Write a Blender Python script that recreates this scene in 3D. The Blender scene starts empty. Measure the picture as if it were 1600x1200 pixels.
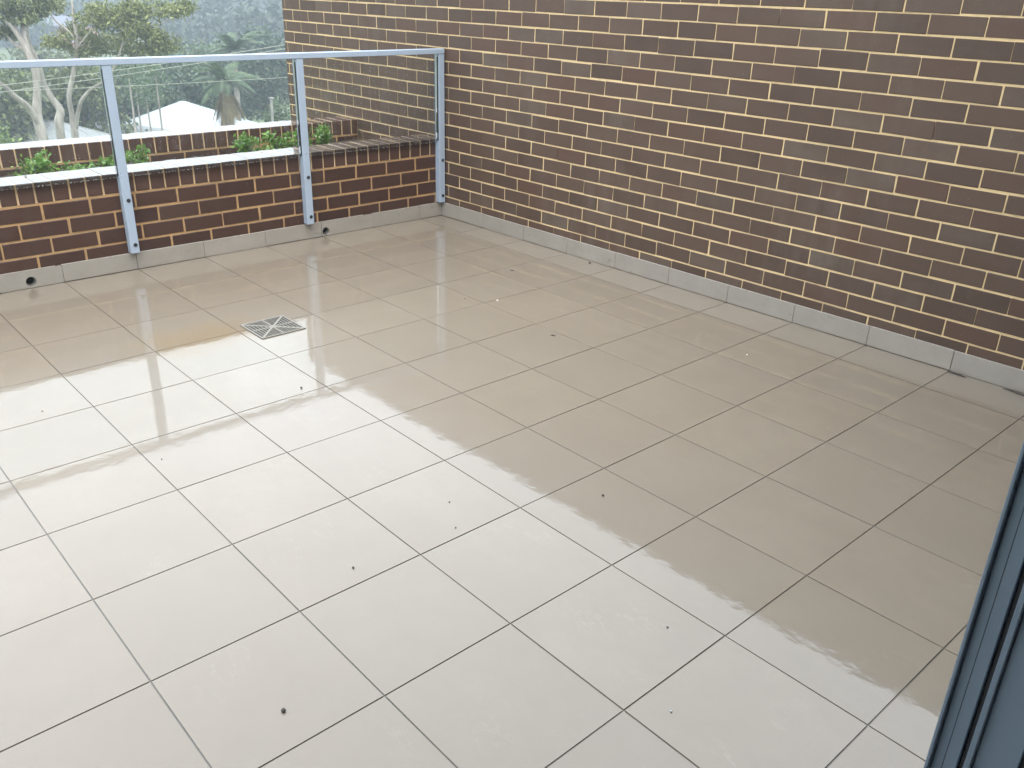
import bpy, math, random
import numpy as np
from mathutils import Vector, Matrix

# ------------------------------------------------------------------ camera, sky, sun, exposure
T = 0.408                                   # floor tile pitch in metres
scene = bpy.context.scene
COL = scene.collection
CAM = Vector((12.3674 * T, -10.1377 * T, 3.8515 * T))
RIGHT = Vector((0.66708, 0.74452, 0.02620))
UP = Vector((-0.32573, 0.25987, 0.90905))
BACK = Vector((0.67000, -0.61494, 0.41587))
cd = bpy.data.cameras.new('camera')
cd.sensor_width = 36.0
cd.lens = 36.0 * 1362.57 / 1600.0
cd.clip_start = 0.02
cd.clip_end = 6000
cam = bpy.data.objects.new('camera', cd)
m = Matrix((RIGHT, UP, BACK)).transposed().to_4x4()
m.translation = CAM
cam.matrix_world = m
COL.objects.link(cam)
scene.camera = cam

SUN_EL, SUN_AZ = math.radians(62), math.radians(120)   # behind the camera's left shoulder
world = bpy.data.worlds.new('World')
scene.world = world
world.use_nodes = True
wn, wl = world.node_tree.nodes, world.node_tree.links
wn.clear()
w_out = wn.new('ShaderNodeOutputWorld')
w_bg = wn.new('ShaderNodeBackground')
w_bg.inputs['Strength'].default_value = 0.10
w_sky = wn.new('ShaderNodeTexSky')
w_sky.sky_type = 'NISHITA'
w_sky.sun_disc = False
w_sky.sun_elevation = SUN_EL
w_sky.sun_rotation = SUN_AZ
w_sky.air_density = 1.0
w_sky.dust_density = 8.0
w_hsv = wn.new('ShaderNodeHueSaturation')
w_hsv.inputs['Saturation'].default_value = 0.25
w_tc = wn.new('ShaderNodeTexCoord')
w_sep = wn.new('ShaderNodeSeparateXYZ')
w_ma = wn.new('ShaderNodeMath'); w_ma.operation = 'MULTIPLY_ADD'; w_ma.use_clamp = False
w_max = wn.new('ShaderNodeMath'); w_max.operation = 'MAXIMUM'; w_max.inputs[1].default_value = 0.0
w_ma.inputs[1].default_value = 0.32
w_ma.inputs[2].default_value = 0.68
w_noise = wn.new('ShaderNodeTexNoise')
w_noise.inputs['Scale'].default_value = 2.2
w_noise.inputs['Detail'].default_value = 5
w_mr = wn.new('ShaderNodeMapRange')
w_mr.inputs['From Min'].default_value = 0.3; w_mr.inputs['From Max'].default_value = 0.7
w_mr.inputs['To Min'].default_value = 0.94; w_mr.inputs['To Max'].default_value = 1.06
w_mul = wn.new('ShaderNodeMath'); w_mul.operation = 'MULTIPLY'
w_col = wn.new('ShaderNodeMix'); w_col.data_type = 'RGBA'; w_col.blend_type = 'MULTIPLY'
w_col.inputs[0].default_value = 1.0
w_col.inputs[6].default_value = (10.2, 11.1, 12.2, 1)        # overcast cloud layer
w_mix = wn.new('ShaderNodeMix'); w_mix.data_type = 'RGBA'
w_mix.inputs[0].default_value = 0.85
wl.new(w_sky.outputs[0], w_hsv.inputs['Color'])
wl.new(w_tc.outputs['Generated'], w_sep.inputs[0])
wl.new(w_tc.outputs['Generated'], w_noise.inputs['Vector'])
wl.new(w_sep.outputs['Z'], w_max.inputs[0])
wl.new(w_max.outputs[0], w_ma.inputs[0])
wl.new(w_noise.outputs[0], w_mr.inputs['Value'])
wl.new(w_ma.outputs[0], w_mul.inputs[0])
wl.new(w_mr.outputs[0], w_mul.inputs[1])
wl.new(w_mul.outputs[0], w_col.inputs[7])
wl.new(w_hsv.outputs[0], w_mix.inputs[6])
wl.new(w_col.outputs[2], w_mix.inputs[7])
wl.new(w_mix.outputs[2], w_bg.inputs['Color'])
wl.new(w_bg.outputs[0], w_out.inputs[0])

sd = bpy.data.lights.new('sun', 'SUN')
sd.energy = 0.6
sd.angle = math.radians(50)
sd.color = (1.0, 0.97, 0.93)
sun = bpy.data.objects.new('sun', sd)
sdir = Vector((math.sin(SUN_AZ) * math.cos(SUN_EL), math.cos(SUN_AZ) * math.cos(SUN_EL), math.sin(SUN_EL)))
sun.rotation_euler = sdir.to_track_quat('Z', 'Y').to_euler()
sun.location = (4, -6, 12)
COL.objects.link(sun)

scene.view_settings.view_transform = 'Standard'
scene.view_settings.look = 'None'
scene.view_settings.gamma = 1
scene.view_settings.use_curve_mapping = False
scene.view_settings.exposure = 2.22
scene.cycles.max_bounces = 6
scene.cycles.diffuse_bounces = 2
scene.cycles.glossy_bounces = 4
scene.cycles.transparent_max_bounces = 16
scene.cycles.volume_bounces = 0
scene.cycles.sample_clamp_indirect = 6.0
scene.cycles.use_denoising = True

rng = random.Random(7)
NP = np.random.default_rng(11)


# ------------------------------------------------------------------ helpers
def ray(u, v):
    """direction through pixel (u, v) of the 1600x1200 photograph"""
    return RIGHT * ((u - 800) / 1362.57) - UP * ((v - 600) / 1362.57) - BACK


def at(u, v, dist):
    """world point at a horizontal distance dist from the viewer, along that bearing"""
    d = ray(u, v)
    return CAM + d * (dist / math.hypot(d.x, d.y))


def project(p):
    q = Vector(p) - CAM
    z = -q.dot(BACK)
    if z <= 0.05:
        return None
    return 800 + 1362.57 * q.dot(RIGHT) / z, 600 - 1362.57 * q.dot(UP) / z, z


def mesh(name, verts, faces, mat=None, smooth=False):
    me = bpy.data.meshes.new(name)
    if isinstance(verts, np.ndarray):
        verts = verts.tolist()
    me.from_pydata(verts, [], faces)
    if mat:
        me.materials.append(mat)
    if smooth:
        me.polygons.foreach_set('use_smooth', [True] * len(me.polygons))
    me.update()
    return me


def add(name, me, parent=None, loc=(0, 0, 0), rot=(0, 0, 0), scale=(1, 1, 1), **props):
    o = bpy.data.objects.new(name, me)
    COL.objects.link(o)
    o.parent = parent
    o.location = loc
    o.rotation_euler = rot
    o.scale = scale
    for k, v in props.items():
        o[k] = v
    return o


def thing(name, label, cat, loc=(0, 0, 0), rotz=0.0, group=None):
    o = add(name, None, None, loc, (0, 0, rotz), label=label, category=cat)
    o.empty_display_size = 0.2
    if group:
        o['group'] = group
    return o


class Geo:
    def __init__(self):
        self.v, self.f = [], []

    def put(self, v, f):
        n = len(self.v)
        self.v += [tuple(p) for p in v]
        self.f += [tuple(i + n for i in q) for q in f]

    def box(self, x0, x1, y0, y1, z0, z1):
        self.put([(x0, y0, z0), (x1, y0, z0), (x1, y1, z0), (x0, y1, z0), (x0, y0, z1), (x1, y0, z1), (x1, y1, z1), (x0, y1, z1)],
                 [(3, 2, 1, 0), (4, 5, 6, 7), (0, 1, 5, 4), (1, 2, 6, 5), (2, 3, 7, 6), (3, 0, 4, 7)])

    def bbox(self, x0, x1, y0, y1, z0, z1, b=0.002, jit=0.0):
        v, f = bevel_box(x0, x1, y0, y1, z0, z1, b)
        if jit:
            v = [(p[0] + rng.uniform(-jit, jit), p[1] + rng.uniform(-jit, jit) * 0.5, p[2] + rng.uniform(-jit, jit)) for p in v]
        self.put(v, f)

    def tube(self, pts, rads, n=7, cap=True):
        v, f = tube(pts, rads, n, cap)
        self.put(v, f)

    def build(self, name, mat, parent=None, smooth=False, loc=(0, 0, 0), **props):
        return add(name, mesh(name, self.v, self.f, mat, smooth), parent, loc, **props)


def bevel_box(x0, x1, y0, y1, z0, z1, b):
    """box with every edge chamfered: 24 verts, 26 faces"""
    X, Y, Z = (x0, x1), (y0, y1), (z0, z1)
    v, idx = [], {}
    for i in (0, 1):
        for j in (0, 1):
            for k in (0, 1):
                sx, sy, sz = (1, -1)[i], (1, -1)[j], (1, -1)[k]
                for a in range(3):
                    p = [X[i] + sx * b, Y[j] + sy * b, Z[k] + sz * b]
                    p[a] = (X[i], Y[j], Z[k])[a]
                    idx[(i, j, k, a)] = len(v)
                    v.append(tuple(p))
    f = []
    for a in range(3):
        o1, o2 = (a + 1) % 3, (a + 2) % 3
        for s in (0, 1):
            q = []
            for c1, c2 in ((0, 0), (1, 0), (1, 1), (0, 1)):
                t = [0, 0, 0]; t[a] = s; t[o1] = c1; t[o2] = c2
                q.append(idx[(*t, a)])
            f.append(tuple(q if s else q[::-1]))
    for a in range(3):                       # edge chamfers along axis a
        o1, o2 = (a + 1) % 3, (a + 2) % 3
        for s1 in (0, 1):
            for s2 in (0, 1):
                q = []
                for e, nrm in ((0, o1), (1, o1), (1, o2), (0, o2)):
                    t = [0, 0, 0]; t[a] = e; t[o1] = s1; t[o2] = s2
                    q.append(idx[(*t, nrm)])
                f.append(tuple(q if s1 != s2 else q[::-1]))
    for i in (0, 1):
        for j in (0, 1):
            for k in (0, 1):
                q = [idx[(i, j, k, a)] for a in range(3)]
                f.append(tuple(q if (i + j + k) % 2 else q[::-1]))
    return v, f


def tube(pts, rads, n=7, cap=True):
    pts = [Vector(p) for p in pts]
    v, f = [], []
    ref = Vector((0.83, 0.55, 0.06)).normalized()
    for i, p in enumerate(pts):
        d = (pts[min(i + 1, len(pts) - 1)] - pts[max(i - 1, 0)]).normalized()
        r = ref if abs(d.dot(ref)) < 0.97 else Vector((0, 0, 1))
        a = d.cross(r).normalized()
        b = d.cross(a)
        for k in range(n):
            t = 2 * math.pi * k / n
            v.append(tuple(p + (a * math.cos(t) + b * math.sin(t)) * rads[i]))
    for i in range(len(pts) - 1):
        for k in range(n):
            k2 = (k + 1) % n
            f.append((i * n + k, i * n + k2, (i + 1) * n + k2, (i + 1) * n + k))
    if cap:
        f.append(tuple(range(n))[::-1])
        f.append(tuple(range((len(pts) - 1) * n, len(pts) * n)))
    return v, f


def smooth_path(pts, rads, sub=4, wob=0.0):
    """Catmull-Rom through the points"""
    P = [Vector(p) for p in pts]
    P = [P[0] * 2 - P[1]] + P + [P[-1] * 2 - P[-2]]
    out, ro = [], []
    for i in range(1, len(P) - 2):
        for k in range(sub):
            t = k / sub
            a, b, c, d = P[i - 1], P[i], P[i + 1], P[i + 2]
            q = 0.5 * ((2 * b) + (c - a) * t + (2 * a - 5 * b + 4 * c - d) * t * t + (3 * b - a - 3 * c + d) * t ** 3)
            if wob:
                q = q + Vector((rng.uniform(-wob, wob), rng.uniform(-wob, wob), rng.uniform(-wob, wob)))
            out.append(q)
            ro.append(rads[i - 1] * (1 - t) + rads[i] * t)
    out.append(P[-2]); ro.append(rads[-1])
    return out, ro


# ------------------------------------------------------------------ materials
def mat(name, base=(0.5, 0.5, 0.5), rough=0.5, **kw):
    mt = bpy.data.materials.new(name)
    mt.use_nodes = True
    b = mt.node_tree.nodes['Principled BSDF']
    b.inputs['Base Color'].default_value = (*base, 1)
    b.inputs['Roughness'].default_value = rough
    for k, v in kw.items():
        b.inputs[k].default_value = v
    return mt


class NT:
    """tiny node-graph helper on one material"""
    def __init__(self, mt):
        self.t = mt.node_tree
        self.b = self.t.nodes['Principled BSDF']

    def n(self, typ, **ins):
        nd = self.t.nodes.new(typ)
        for k, v in ins.items():
            self.set(nd, k, v)
        return nd

    def set(self, nd, k, v):
        s = nd.inputs[int(k[1:])] if k[0] == 'i' and k[1:].isdigit() else nd.inputs[k.replace('_', ' ')]
        if hasattr(v, 'is_output'):
            self.t.links.new(v, s)
        else:
            s.default_value = v

    def math(self, op, a, b=0.0, c=0.0, clamp=False):
        nd = self.n('ShaderNodeMath', i0=a, i1=b, i2=c); nd.operation = op; nd.use_clamp = clamp
        return nd.outputs[0]

    def mix(self, fac, a, b, blend='MIX'):
        nd = self.t.nodes.new('ShaderNodeMix'); nd.data_type = 'RGBA'; nd.blend_type = blend
        self.set(nd, 'i0', fac); self.set(nd, 'i6', a); self.set(nd, 'i7', b)
        return nd.outputs[2]

    def noise(self, vec, scale, detail=4, rough=0.55, col=False):
        nd = self.n('ShaderNodeTexNoise', Scale=scale, Detail=detail, Roughness=rough)
        if vec is not None:
            self.set(nd, 'Vector', vec)
        return nd.outputs['Color' if col else 0]

    def ramp(self, v, a, b, lo=0.0, hi=1.0):
        nd = self.n('ShaderNodeMapRange', Value=v, From_Min=a, From_Max=b, To_Min=lo, To_Max=hi)
        return nd.outputs[0]

    def rand(self):
        oi = self.n('ShaderNodeObjectInfo').outputs['Random']
        ge = self.n('ShaderNodeNewGeometry').outputs['Random Per Island']
        return self.math('FRACT', self.math('ADD', self.math('MULTIPLY', oi, 7.31), self.math('MULTIPLY', ge, 3.77)))

    def world(self):
        return self.n('ShaderNodeNewGeometry').outputs['Position']

    def mapping(self, vec, scale=(1, 1, 1), loc=(0, 0, 0)):
        nd = self.n('ShaderNodeMapping', Vector=vec, Scale=scale, Location=loc)
        return nd.outputs[0]

    def bump(self, h, dist, strength=1.0):
        return self.n('ShaderNodeBump', Height=h, Distance=dist, Strength=strength).outputs[0]


def brick_mat(name, c1, c2, c3, pale, rough):
    mt = mat(name)
    g = NT(mt)
    r = g.rand()
    P = g.world()
    c = g.mix(g.ramp(r, 0.0, 0.6), (*c1, 1), (*c2, 1))
    c = g.mix(g.ramp(r, 0.72, 1.0), c, (*c3, 1))
    cl = g.noise(P, 9, 6, 0.62)
    c = g.mix(g.ramp(cl, 0.38, 0.68, 0, 0.5), c, (*c2, 1))
    # pale bloom on some bricks, runs vertically
    bl = g.noise(g.mapping(P, (14, 14, 3.0)), 1.0, 5, 0.6)
    patch = g.noise(P, 1.1, 3, 0.5)
    amt = g.math('MULTIPLY', g.ramp(bl, 0.42, 0.75), g.ramp(patch, 0.5, 0.66))
    per = g.ramp(g.math('FRACT', g.math('MULTIPLY', r, 13.7)), 0.86, 1.0)
    amt = g.math('ADD', g.math('MULTIPLY', amt, 0.55), g.math('MULTIPLY', per, g.ramp(cl, 0.3, 0.7, 0.1, 0.7)), clamp=True)
    c = g.mix(amt, c, (*pale, 1))
    fine = g.noise(P, 160, 3, 0.6)
    c = g.mix(g.ramp(fine, 0.35, 0.75, 0, 0.35), c, g.mix(1.0, c, (0.55, 0.5, 0.5, 1), 'MULTIPLY'))
    fleck = g.ramp(g.noise(P, 75, 2, 0.5), 0.735, 0.76)
    c = g.mix(g.math('MULTIPLY', fleck, 0.6), c, (0.13, 0.11, 0.085, 1))
    g.set(g.b, 'Base Color', c)
    g.set(g.b, 'Roughness', g.ramp(cl, 0.3, 0.7, rough - 0.08, rough + 0.12))
    g.b.inputs['Specular IOR Level'].default_value = 0.38
    h = g.math('ADD', g.math('MULTIPLY', g.noise(P, 38, 5, 0.65), 0.7), g.math('MULTIPLY', fine, 0.3))
    g.set(g.b, 'Normal', g.bump(h, 0.0025, 0.55))
    return mt


M_brick_dry = brick_mat('brick_wall_brick', (0.055, 0.033, 0.0215), (0.077, 0.0475, 0.031), (0.076, 0.040, 0.025), (0.112, 0.088, 0.066), 0.52)
M_brick_wet = brick_mat('brick_wet', (0.041, 0.018, 0.0115), (0.053, 0.025, 0.0165), (0.035, 0.016, 0.011), (0.058, 0.034, 0.024), 0.42)


def coping_mat():
    mt = brick_mat('brick_coping_wet', (0.055, 0.026, 0.017), (0.070, 0.035, 0.024), (0.046, 0.023, 0.016), (0.074, 0.046, 0.033), 0.42)
    g = NT(mt)
    P = g.world()
    # rain water standing on upward faces only: a film coat where the brick faces up
    nz = g.n('ShaderNodeSeparateXYZ', Vector=g.n('ShaderNodeNewGeometry').outputs['True Normal']).outputs['Z']
    up = g.ramp(nz, 0.6, 0.9)
    g.set(g.b, 'Coat Weight', up)
    g.b.inputs['Coat IOR'].default_value = 1.42
    g.b.inputs['Coat Roughness'].default_value = 0.05
    g.set(g.b, 'Coat Normal', g.bump(g.noise(P, 60, 2, 0.5), 0.0006, 0.4))
    return mt


M_coping = coping_mat()


def mortar_mat(name, c1, c2, c3):
    mt = mat(name, rough=0.85)
    g = NT(mt)
    P = g.world()
    c = g.mix(g.ramp(g.noise(P, 5, 4), 0.35, 0.65), (*c1, 1), (*c2, 1))
    c = g.mix(g.ramp(g.noise(P, 23, 4), 0.5, 0.75, 0, 0.7), c, (*c3, 1))
    g.set(g.b, 'Base Color', c)
    g.set(g.b, 'Normal', g.bump(g.noise(P, 220, 4, 0.6), 0.003, 0.7))
    return mt


M_mortar = mortar_mat('mortar_cream', (0.60, 0.44, 0.225), (0.52, 0.385, 0.205), (0.40, 0.29, 0.155))
def wet_top(mt):
    g = NT(mt)
    nz = g.n('ShaderNodeSeparateXYZ', Vector=g.n('ShaderNodeNewGeometry').outputs['True Normal']).outputs['Z']
    g.set(g.b, 'Coat Weight', g.ramp(nz, 0.6, 0.9))
    g.b.inputs['Coat IOR'].default_value = 1.42
    g.b.inputs['Coat Roughness'].default_value = 0.06
    return mt


M_mortar_wet = wet_top(mortar_mat('mortar_wet', (0.36, 0.215, 0.092), (0.30, 0.185, 0.085), (0.20, 0.125, 0.06)))


M_mortar_cope = wet_top(mortar_mat('mortar_coping', (0.55, 0.38, 0.21), (0.48, 0.33, 0.18), (0.34, 0.23, 0.12)))


def tile_mat():
    mt = mat('floor_tile_wet')
    g = NT(mt)
    P = g.world()
    r = g.rand()
    off = g.n('ShaderNodeCombineXYZ', X=g.math('MULTIPLY', r, 37.0), Y=g.math('MULTIPLY', r, 91.0), Z=0.0).outputs[0]
    va = g.n('ShaderNodeVectorMath', i0=P, i1=off); va.operation = 'ADD'
    L = va.outputs[0]
    c = g.mix(g.ramp(g.noise(L, 2.6, 6, 0.62), 0.32, 0.68), (0.163, 0.133, 0.098, 1), (0.184, 0.154, 0.116, 1))
    c = g.mix(g.ramp(g.noise(L, 8.5, 6, 0.7), 0.45, 0.72, 0, 0.5), c, (0.153, 0.129, 0.098, 1))
    # faint paler veins
    vn = g.math('ABSOLUTE', g.math('SUBTRACT', g.noise(g.mapping(L, (1, 2.2, 1)), 2.3, 5, 0.7), 0.5))
    vein = g.math('MULTIPLY', g.ramp(vn, 0.0, 0.012, 1, 0), g.ramp(g.noise(L, 3.1, 2), 0.52, 0.68))
    c = g.mix(g.math('MULTIPLY', vein, 0.5), c, (0.223, 0.195, 0.158, 1))
    c = g.mix(g.ramp(r, 0, 1, 0, 0.55), c, (0.155, 0.131, 0.101, 1))
    fine = g.noise(P, 420, 3, 0.6)
    c = g.mix(g.ramp(fine, 0.3, 0.7, 0, 0.14), c, (0.115, 0.098, 0.075, 1))
    # tannin stain washed down beside the floor waste
    sep = g.n('ShaderNodeSeparateXYZ', Vector=P)
    dx = g.math('DIVIDE', g.math('SUBTRACT', sep.outputs[0], 2.92 * T), 0.55 * T)
    dy = g.math('DIVIDE', g.math('ADD', sep.outputs[1], 6.40 * T), 0.95 * T)
    d = g.math('SQRT', g.math('ADD', g.math('MULTIPLY', dx, dx), g.math('MULTIPLY', dy, dy)))
    d = g.math('ADD', d, g.ramp(g.noise(P, 7, 5, 0.65), 0.2, 0.8, -0.45, 0.45))
    st = g.ramp(d, 0.25, 1.15, 0.5, 0.0)
    c = g.mix(st, c, (0.159, 0.103, 0.039, 1))
    g.set(g.b, 'Base Color', c)
    g.b.inputs['Roughness'].default_value = 0.35
    g.b.inputs['Specular IOR Level'].default_value = 0.15
    g.set(g.b, 'Normal', g.bump(g.noise(P, 90, 4, 0.6), 0.0008, 0.3))
    # rain water film: coat with long swells, small ripples and drop rings
    vo = g.n('ShaderNodeTexVoronoi', Vector=P, Scale=7.5, Randomness=1.0)
    dist = vo.outputs['Distance']
    ring = g.math('MULTIPLY', g.math('SINE', g.math('MULTIPLY', dist, 62.0)), g.ramp(dist, 0.02, 0.30, 1.0, 0.0))
    pick = g.ramp(g.n('ShaderNodeSeparateXYZ', Vector=vo.outputs['Color']).outputs['X'], 0.62, 0.68)
    ring = g.math('MULTIPLY', ring, pick)
    sw = g.noise(P, 7.0, 2, 0.5)
    rip = g.noise(P, 26, 3, 0.6)
    rip2 = g.noise(P, 48, 1, 0.5)
    h = g.math('ADD', g.math('MULTIPLY', sw, 1.0), g.math('ADD', g.math('ADD', g.math('MULTIPLY', rip, 0.38), g.math('MULTIPLY', rip2, 0.065)), g.math('MULTIPLY', ring, 0.03)))
    g.set(g.b, 'Coat Normal', g.bump(h, 0.00055, 1.0))
    g.b.inputs['Coat Weight'].default_value = 1.0
    g.b.inputs['Coat IOR'].default_value = 1.45
    g.set(g.b, 'Coat Roughness', g.ramp(g.noise(P, 1.3, 4), 0.35, 0.65, 0.0, 0.012))
    return mt


M_tile = tile_mat()


def skirt_mat():
    mt = mat('skirting_tile', rough=0.35)
    g = NT(mt)
    P = g.world()
    r = g.rand()
    c = g.mix(g.ramp(g.noise(P, 6, 6, 0.65), 0.35, 0.65), (0.224, 0.199, 0.166, 1), (0.264, 0.238, 0.200, 1))
    c = g.mix(g.ramp(r, 0, 1, 0, 0.35), c, (0.206, 0.189, 0.161, 1))
    sm = g.noise(g.mapping(P, (9, 9, 30)), 1.0, 5, 0.7)
    c = g.mix(g.ramp(sm, 0.62, 0.76, 0, 0.14), c, (0.368, 0.348, 0.315, 1))
    z = g.n('ShaderNodeSeparateXYZ', Vector=P).outputs['Z']
    dirt_contact_shade = g.math('MULTIPLY', g.ramp(z, 0.0, 0.012, 1, 0), g.ramp(g.noise(P, 12, 4), 0.4, 0.65))  # brown dirt along the foot, deepened to paint a contact shadow at the floor
    c = g.mix(g.math('MULTIPLY', dirt_contact_shade, 0.6), c, (0.132, 0.090, 0.048, 1))
    g.set(g.b, 'Base Color', c)
    g.set(g.b, 'Roughness', g.ramp(sm, 0.3, 0.7, 0.26, 0.36))
    g.set(g.b, 'Normal', g.bump(g.noise(P, 120, 3), 0.0008, 0.35))
    return mt


M_skirt = skirt_mat()


def grout_mat():
    mt = mat('grout', rough=0.6)
    g = NT(mt)
    P = g.world()
    c = g.mix(g.ramp(g.noise(P, 3, 5), 0.35, 0.65), (0.050, 0.039, 0.029, 1), (0.088, 0.072, 0.054, 1))
    g.set(g.b, 'Base Color', c)
    g.b.inputs['Coat Weight'].default_value = 1.0
    g.b.inputs['Coat Roughness'].default_value = 0.12
    g.b.inputs['Coat IOR'].default_value = 1.4
    return mt


M_grout = grout_mat()


def metal_paint(name, c, rough=0.32, metallic=0.35):
    mt = mat(name, c, rough)
    g = NT(mt)
    P = g.world()
    g.b.inputs['Metallic'].default_value = metallic
    n = g.noise(P, 14, 5, 0.6)
    col = g.mix(g.ramp(n, 0.35, 0.7, 0, 0.25), (*c, 1), (c[0] * 0.8, c[1] * 0.82, c[2] * 0.85, 1))
    drip = g.noise(g.mapping(P, (60, 60, 2.2)), 1.0, 4, 0.6)
    col = g.mix(g.ramp(drip, 0.6, 0.75, 0, 0.18), col, (c[0] * 0.7, c[1] * 0.72, c[2] * 0.74, 1))
    g.set(g.b, 'Base Color', col)
    g.set(g.b, 'Roughness', g.ramp(n, 0.3, 0.7, rough - 0.06, rough + 0.1))
    g.set(g.b, 'Normal', g.bump(g.noise(P, 300, 2), 0.0006, 0.3))
    return mt


M_alu = metal_paint('aluminium_powder_coat', (0.31, 0.365, 0.43), 0.32, 0.12)
M_frame = metal_paint('door_frame_grey', (0.112, 0.146, 0.180), 0.38, 0.2)
M_black = mat('black_strip', (0.012, 0.012, 0.013), 0.55)
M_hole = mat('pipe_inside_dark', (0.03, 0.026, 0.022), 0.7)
M_pvc = mat('pipe_plastic', (0.16, 0.15, 0.13), 0.5)
M_bolt = mat('bolt_head_black', (0.018, 0.018, 0.02), 0.4)
M_steel = mat('grate_steel', (0.29, 0.27, 0.225), 0.45, Metallic=0.7)
M_pan = mat('drain_sump_dark', (0.018, 0.014, 0.011), 0.5)


def glass_mat():
    mt = bpy.data.materials.new('balustrade_glass')
    mt.use_nodes = True
    t = mt.node_tree
    t.nodes.remove(t.nodes['Principled BSDF'])
    out = t.nodes['Material Output']
    tr = t.nodes.new('ShaderNodeBsdfTransparent'); tr.inputs[0].default_value = (0.965, 0.982, 0.972, 1)
    gl = t.nodes.new('ShaderNodeBsdfGlossy'); gl.inputs['Roughness'].default_value = 0.015
    df = t.nodes.new('ShaderNodeBsdfTranslucent'); df.inputs[0].default_value = (0.8, 0.82, 0.82, 1)
    fr = t.nodes.new('ShaderNodeFresnel'); fr.inputs['IOR'].default_value = 1.48
    mx = t.nodes.new('ShaderNodeMixShader')
    mx2 = t.nodes.new('ShaderNodeMixShader')
    geo = t.nodes.new('ShaderNodeNewGeometry')
    mp = t.nodes.new('ShaderNodeMapping'); mp.inputs['Scale'].default_value = (70, 70, 3.2)
    nz = t.nodes.new('ShaderNodeTexNoise'); nz.inputs['Scale'].default_value = 1.0; nz.inputs['Detail'].default_value = 4
    mr = t.nodes.new('ShaderNodeMapRange')
    mr.inputs['From Min'].default_value = 0.52; mr.inputs['From Max'].default_value = 0.78
    mr.inputs['To Min'].default_value = 0.0; mr.inputs['To Max'].default_value = 0.06
    t.links.new(geo.outputs['Position'], mp.inputs[0]); t.links.new(mp.outputs[0], nz.inputs['Vector'])
    t.links.new(nz.outputs[0], mr.inputs['Value'])
    t.links.new(fr.outputs[0], mx.inputs[0]); t.links.new(tr.outputs[0], mx.inputs[1]); t.links.new(gl.outputs[0], mx.inputs[2])
    t.links.new(mr.outputs[0], mx2.inputs[0]); t.links.new(mx.outputs[0], mx2.inputs[1]); t.links.new(df.outputs[0], mx2.inputs[2])
    t.links.new(mx2.outputs[0], out.inputs['Surface'])
    return mt


M_glass = glass_mat()
M_drop = mat('water_bead', (0.9, 0.92, 0.93), 0.05, **{'Specular IOR Level': 0.8, 'Alpha': 0.45})


def leaf_mat(name, c1, c2, c3, rough=0.5, trans=0.25):
    mt = mat(name, c1, rough)
    g = NT(mt)
    r = g.n('ShaderNodeNewGeometry').outputs['Random Per Island']
    c = g.mix(g.ramp(r, 0.0, 0.65), (*c1, 1), (*c2, 1))
    c = g.mix(g.ramp(r, 0.7, 1.0), c, (*c3, 1))
    g.set(g.b, 'Base Color', c)
    tl = g.n('ShaderNodeBsdfTranslucent', Color=c)
    mx = g.n('ShaderNodeMixShader', i0=trans, i1=g.b.outputs[0], i2=tl.outputs[0])
    g.t.links.new(mx.outputs[0], g.t.nodes['Material Output'].inputs['Surface'])
    return mt


M_gum = leaf_mat('gum_leaves', (0.066, 0.086, 0.034), (0.114, 0.138, 0.050), (0.192, 0.210, 0.079))
M_gum2 = leaf_mat('gum_leaves_olive', (0.092, 0.115, 0.030), (0.161, 0.184, 0.051), (0.259, 0.270, 0.086))
M_dark = leaf_mat('dark_leaves', (0.033, 0.060, 0.033), (0.060, 0.096, 0.048), (0.105, 0.138, 0.063))
M_mid = leaf_mat('mid_leaves', (0.056, 0.095, 0.042), (0.090, 0.137, 0.059), (0.147, 0.182, 0.077))
M_lime = leaf_mat('lime_leaves', (0.085, 0.135, 0.030), (0.120, 0.180, 0.040), (0.190, 0.250, 0.060))
M_hedge = leaf_mat('hedge_leaves', (0.060, 0.150, 0.022), (0.115, 0.235, 0.035), (0.230, 0.370, 0.060), 0.35, 0.3)
M_palm = leaf_mat('palm_leaves', (0.036, 0.066, 0.028), (0.060, 0.098, 0.038), (0.105, 0.145, 0.058), 0.5)
M_palm_dead = leaf_mat('palm_dead_leaves', (0.150, 0.105, 0.040), (0.185, 0.135, 0.050), (0.120, 0.100, 0.045), 0.6)
M_forest = leaf_mat('forest_leaves', (0.042, 0.064, 0.039), (0.062, 0.087, 0.050), (0.092, 0.112, 0.064))


def bark_mat(name, c1, c2, sc):
    mt = mat(name, c1, 0.8)
    g = NT(mt)
    P = g.world()
    n = g.noise(g.mapping(P, (sc, sc, sc * 0.3)), 1.0, 6, 0.65)
    g.set(g.b, 'Base Color', g.mix(g.ramp(n, 0.36, 0.66), (*c1, 1), (*c2, 1)))
    g.set(g.b, 'Normal', g.bump(n, 0.03, 0.5))
    return mt


M_bark = bark_mat('gum_bark_pale', (0.42, 0.38, 0.33), (0.17, 0.145, 0.12), 2.6)
M_bark2 = bark_mat('bark_brown', (0.14, 0.11, 0.085), (0.075, 0.058, 0.045), 3.0)
M_bark3 = bark_mat('palm_bark_grey', (0.26, 0.235, 0.195), (0.15, 0.13, 0.105), 4.0)


# ------------------------------------------------------------------ setting: floor
SK = 0.100                                  # skirting height
XL = -0.144 * T                             # face of the low-wall skirting
XF = 11.72 * T                              # house wall, terrace side
YAW = math.atan(0.0225)                     # the brick wall runs slightly out of square


def wall_y(x):
    return -0.515 * T + 0.0225 * x


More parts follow.
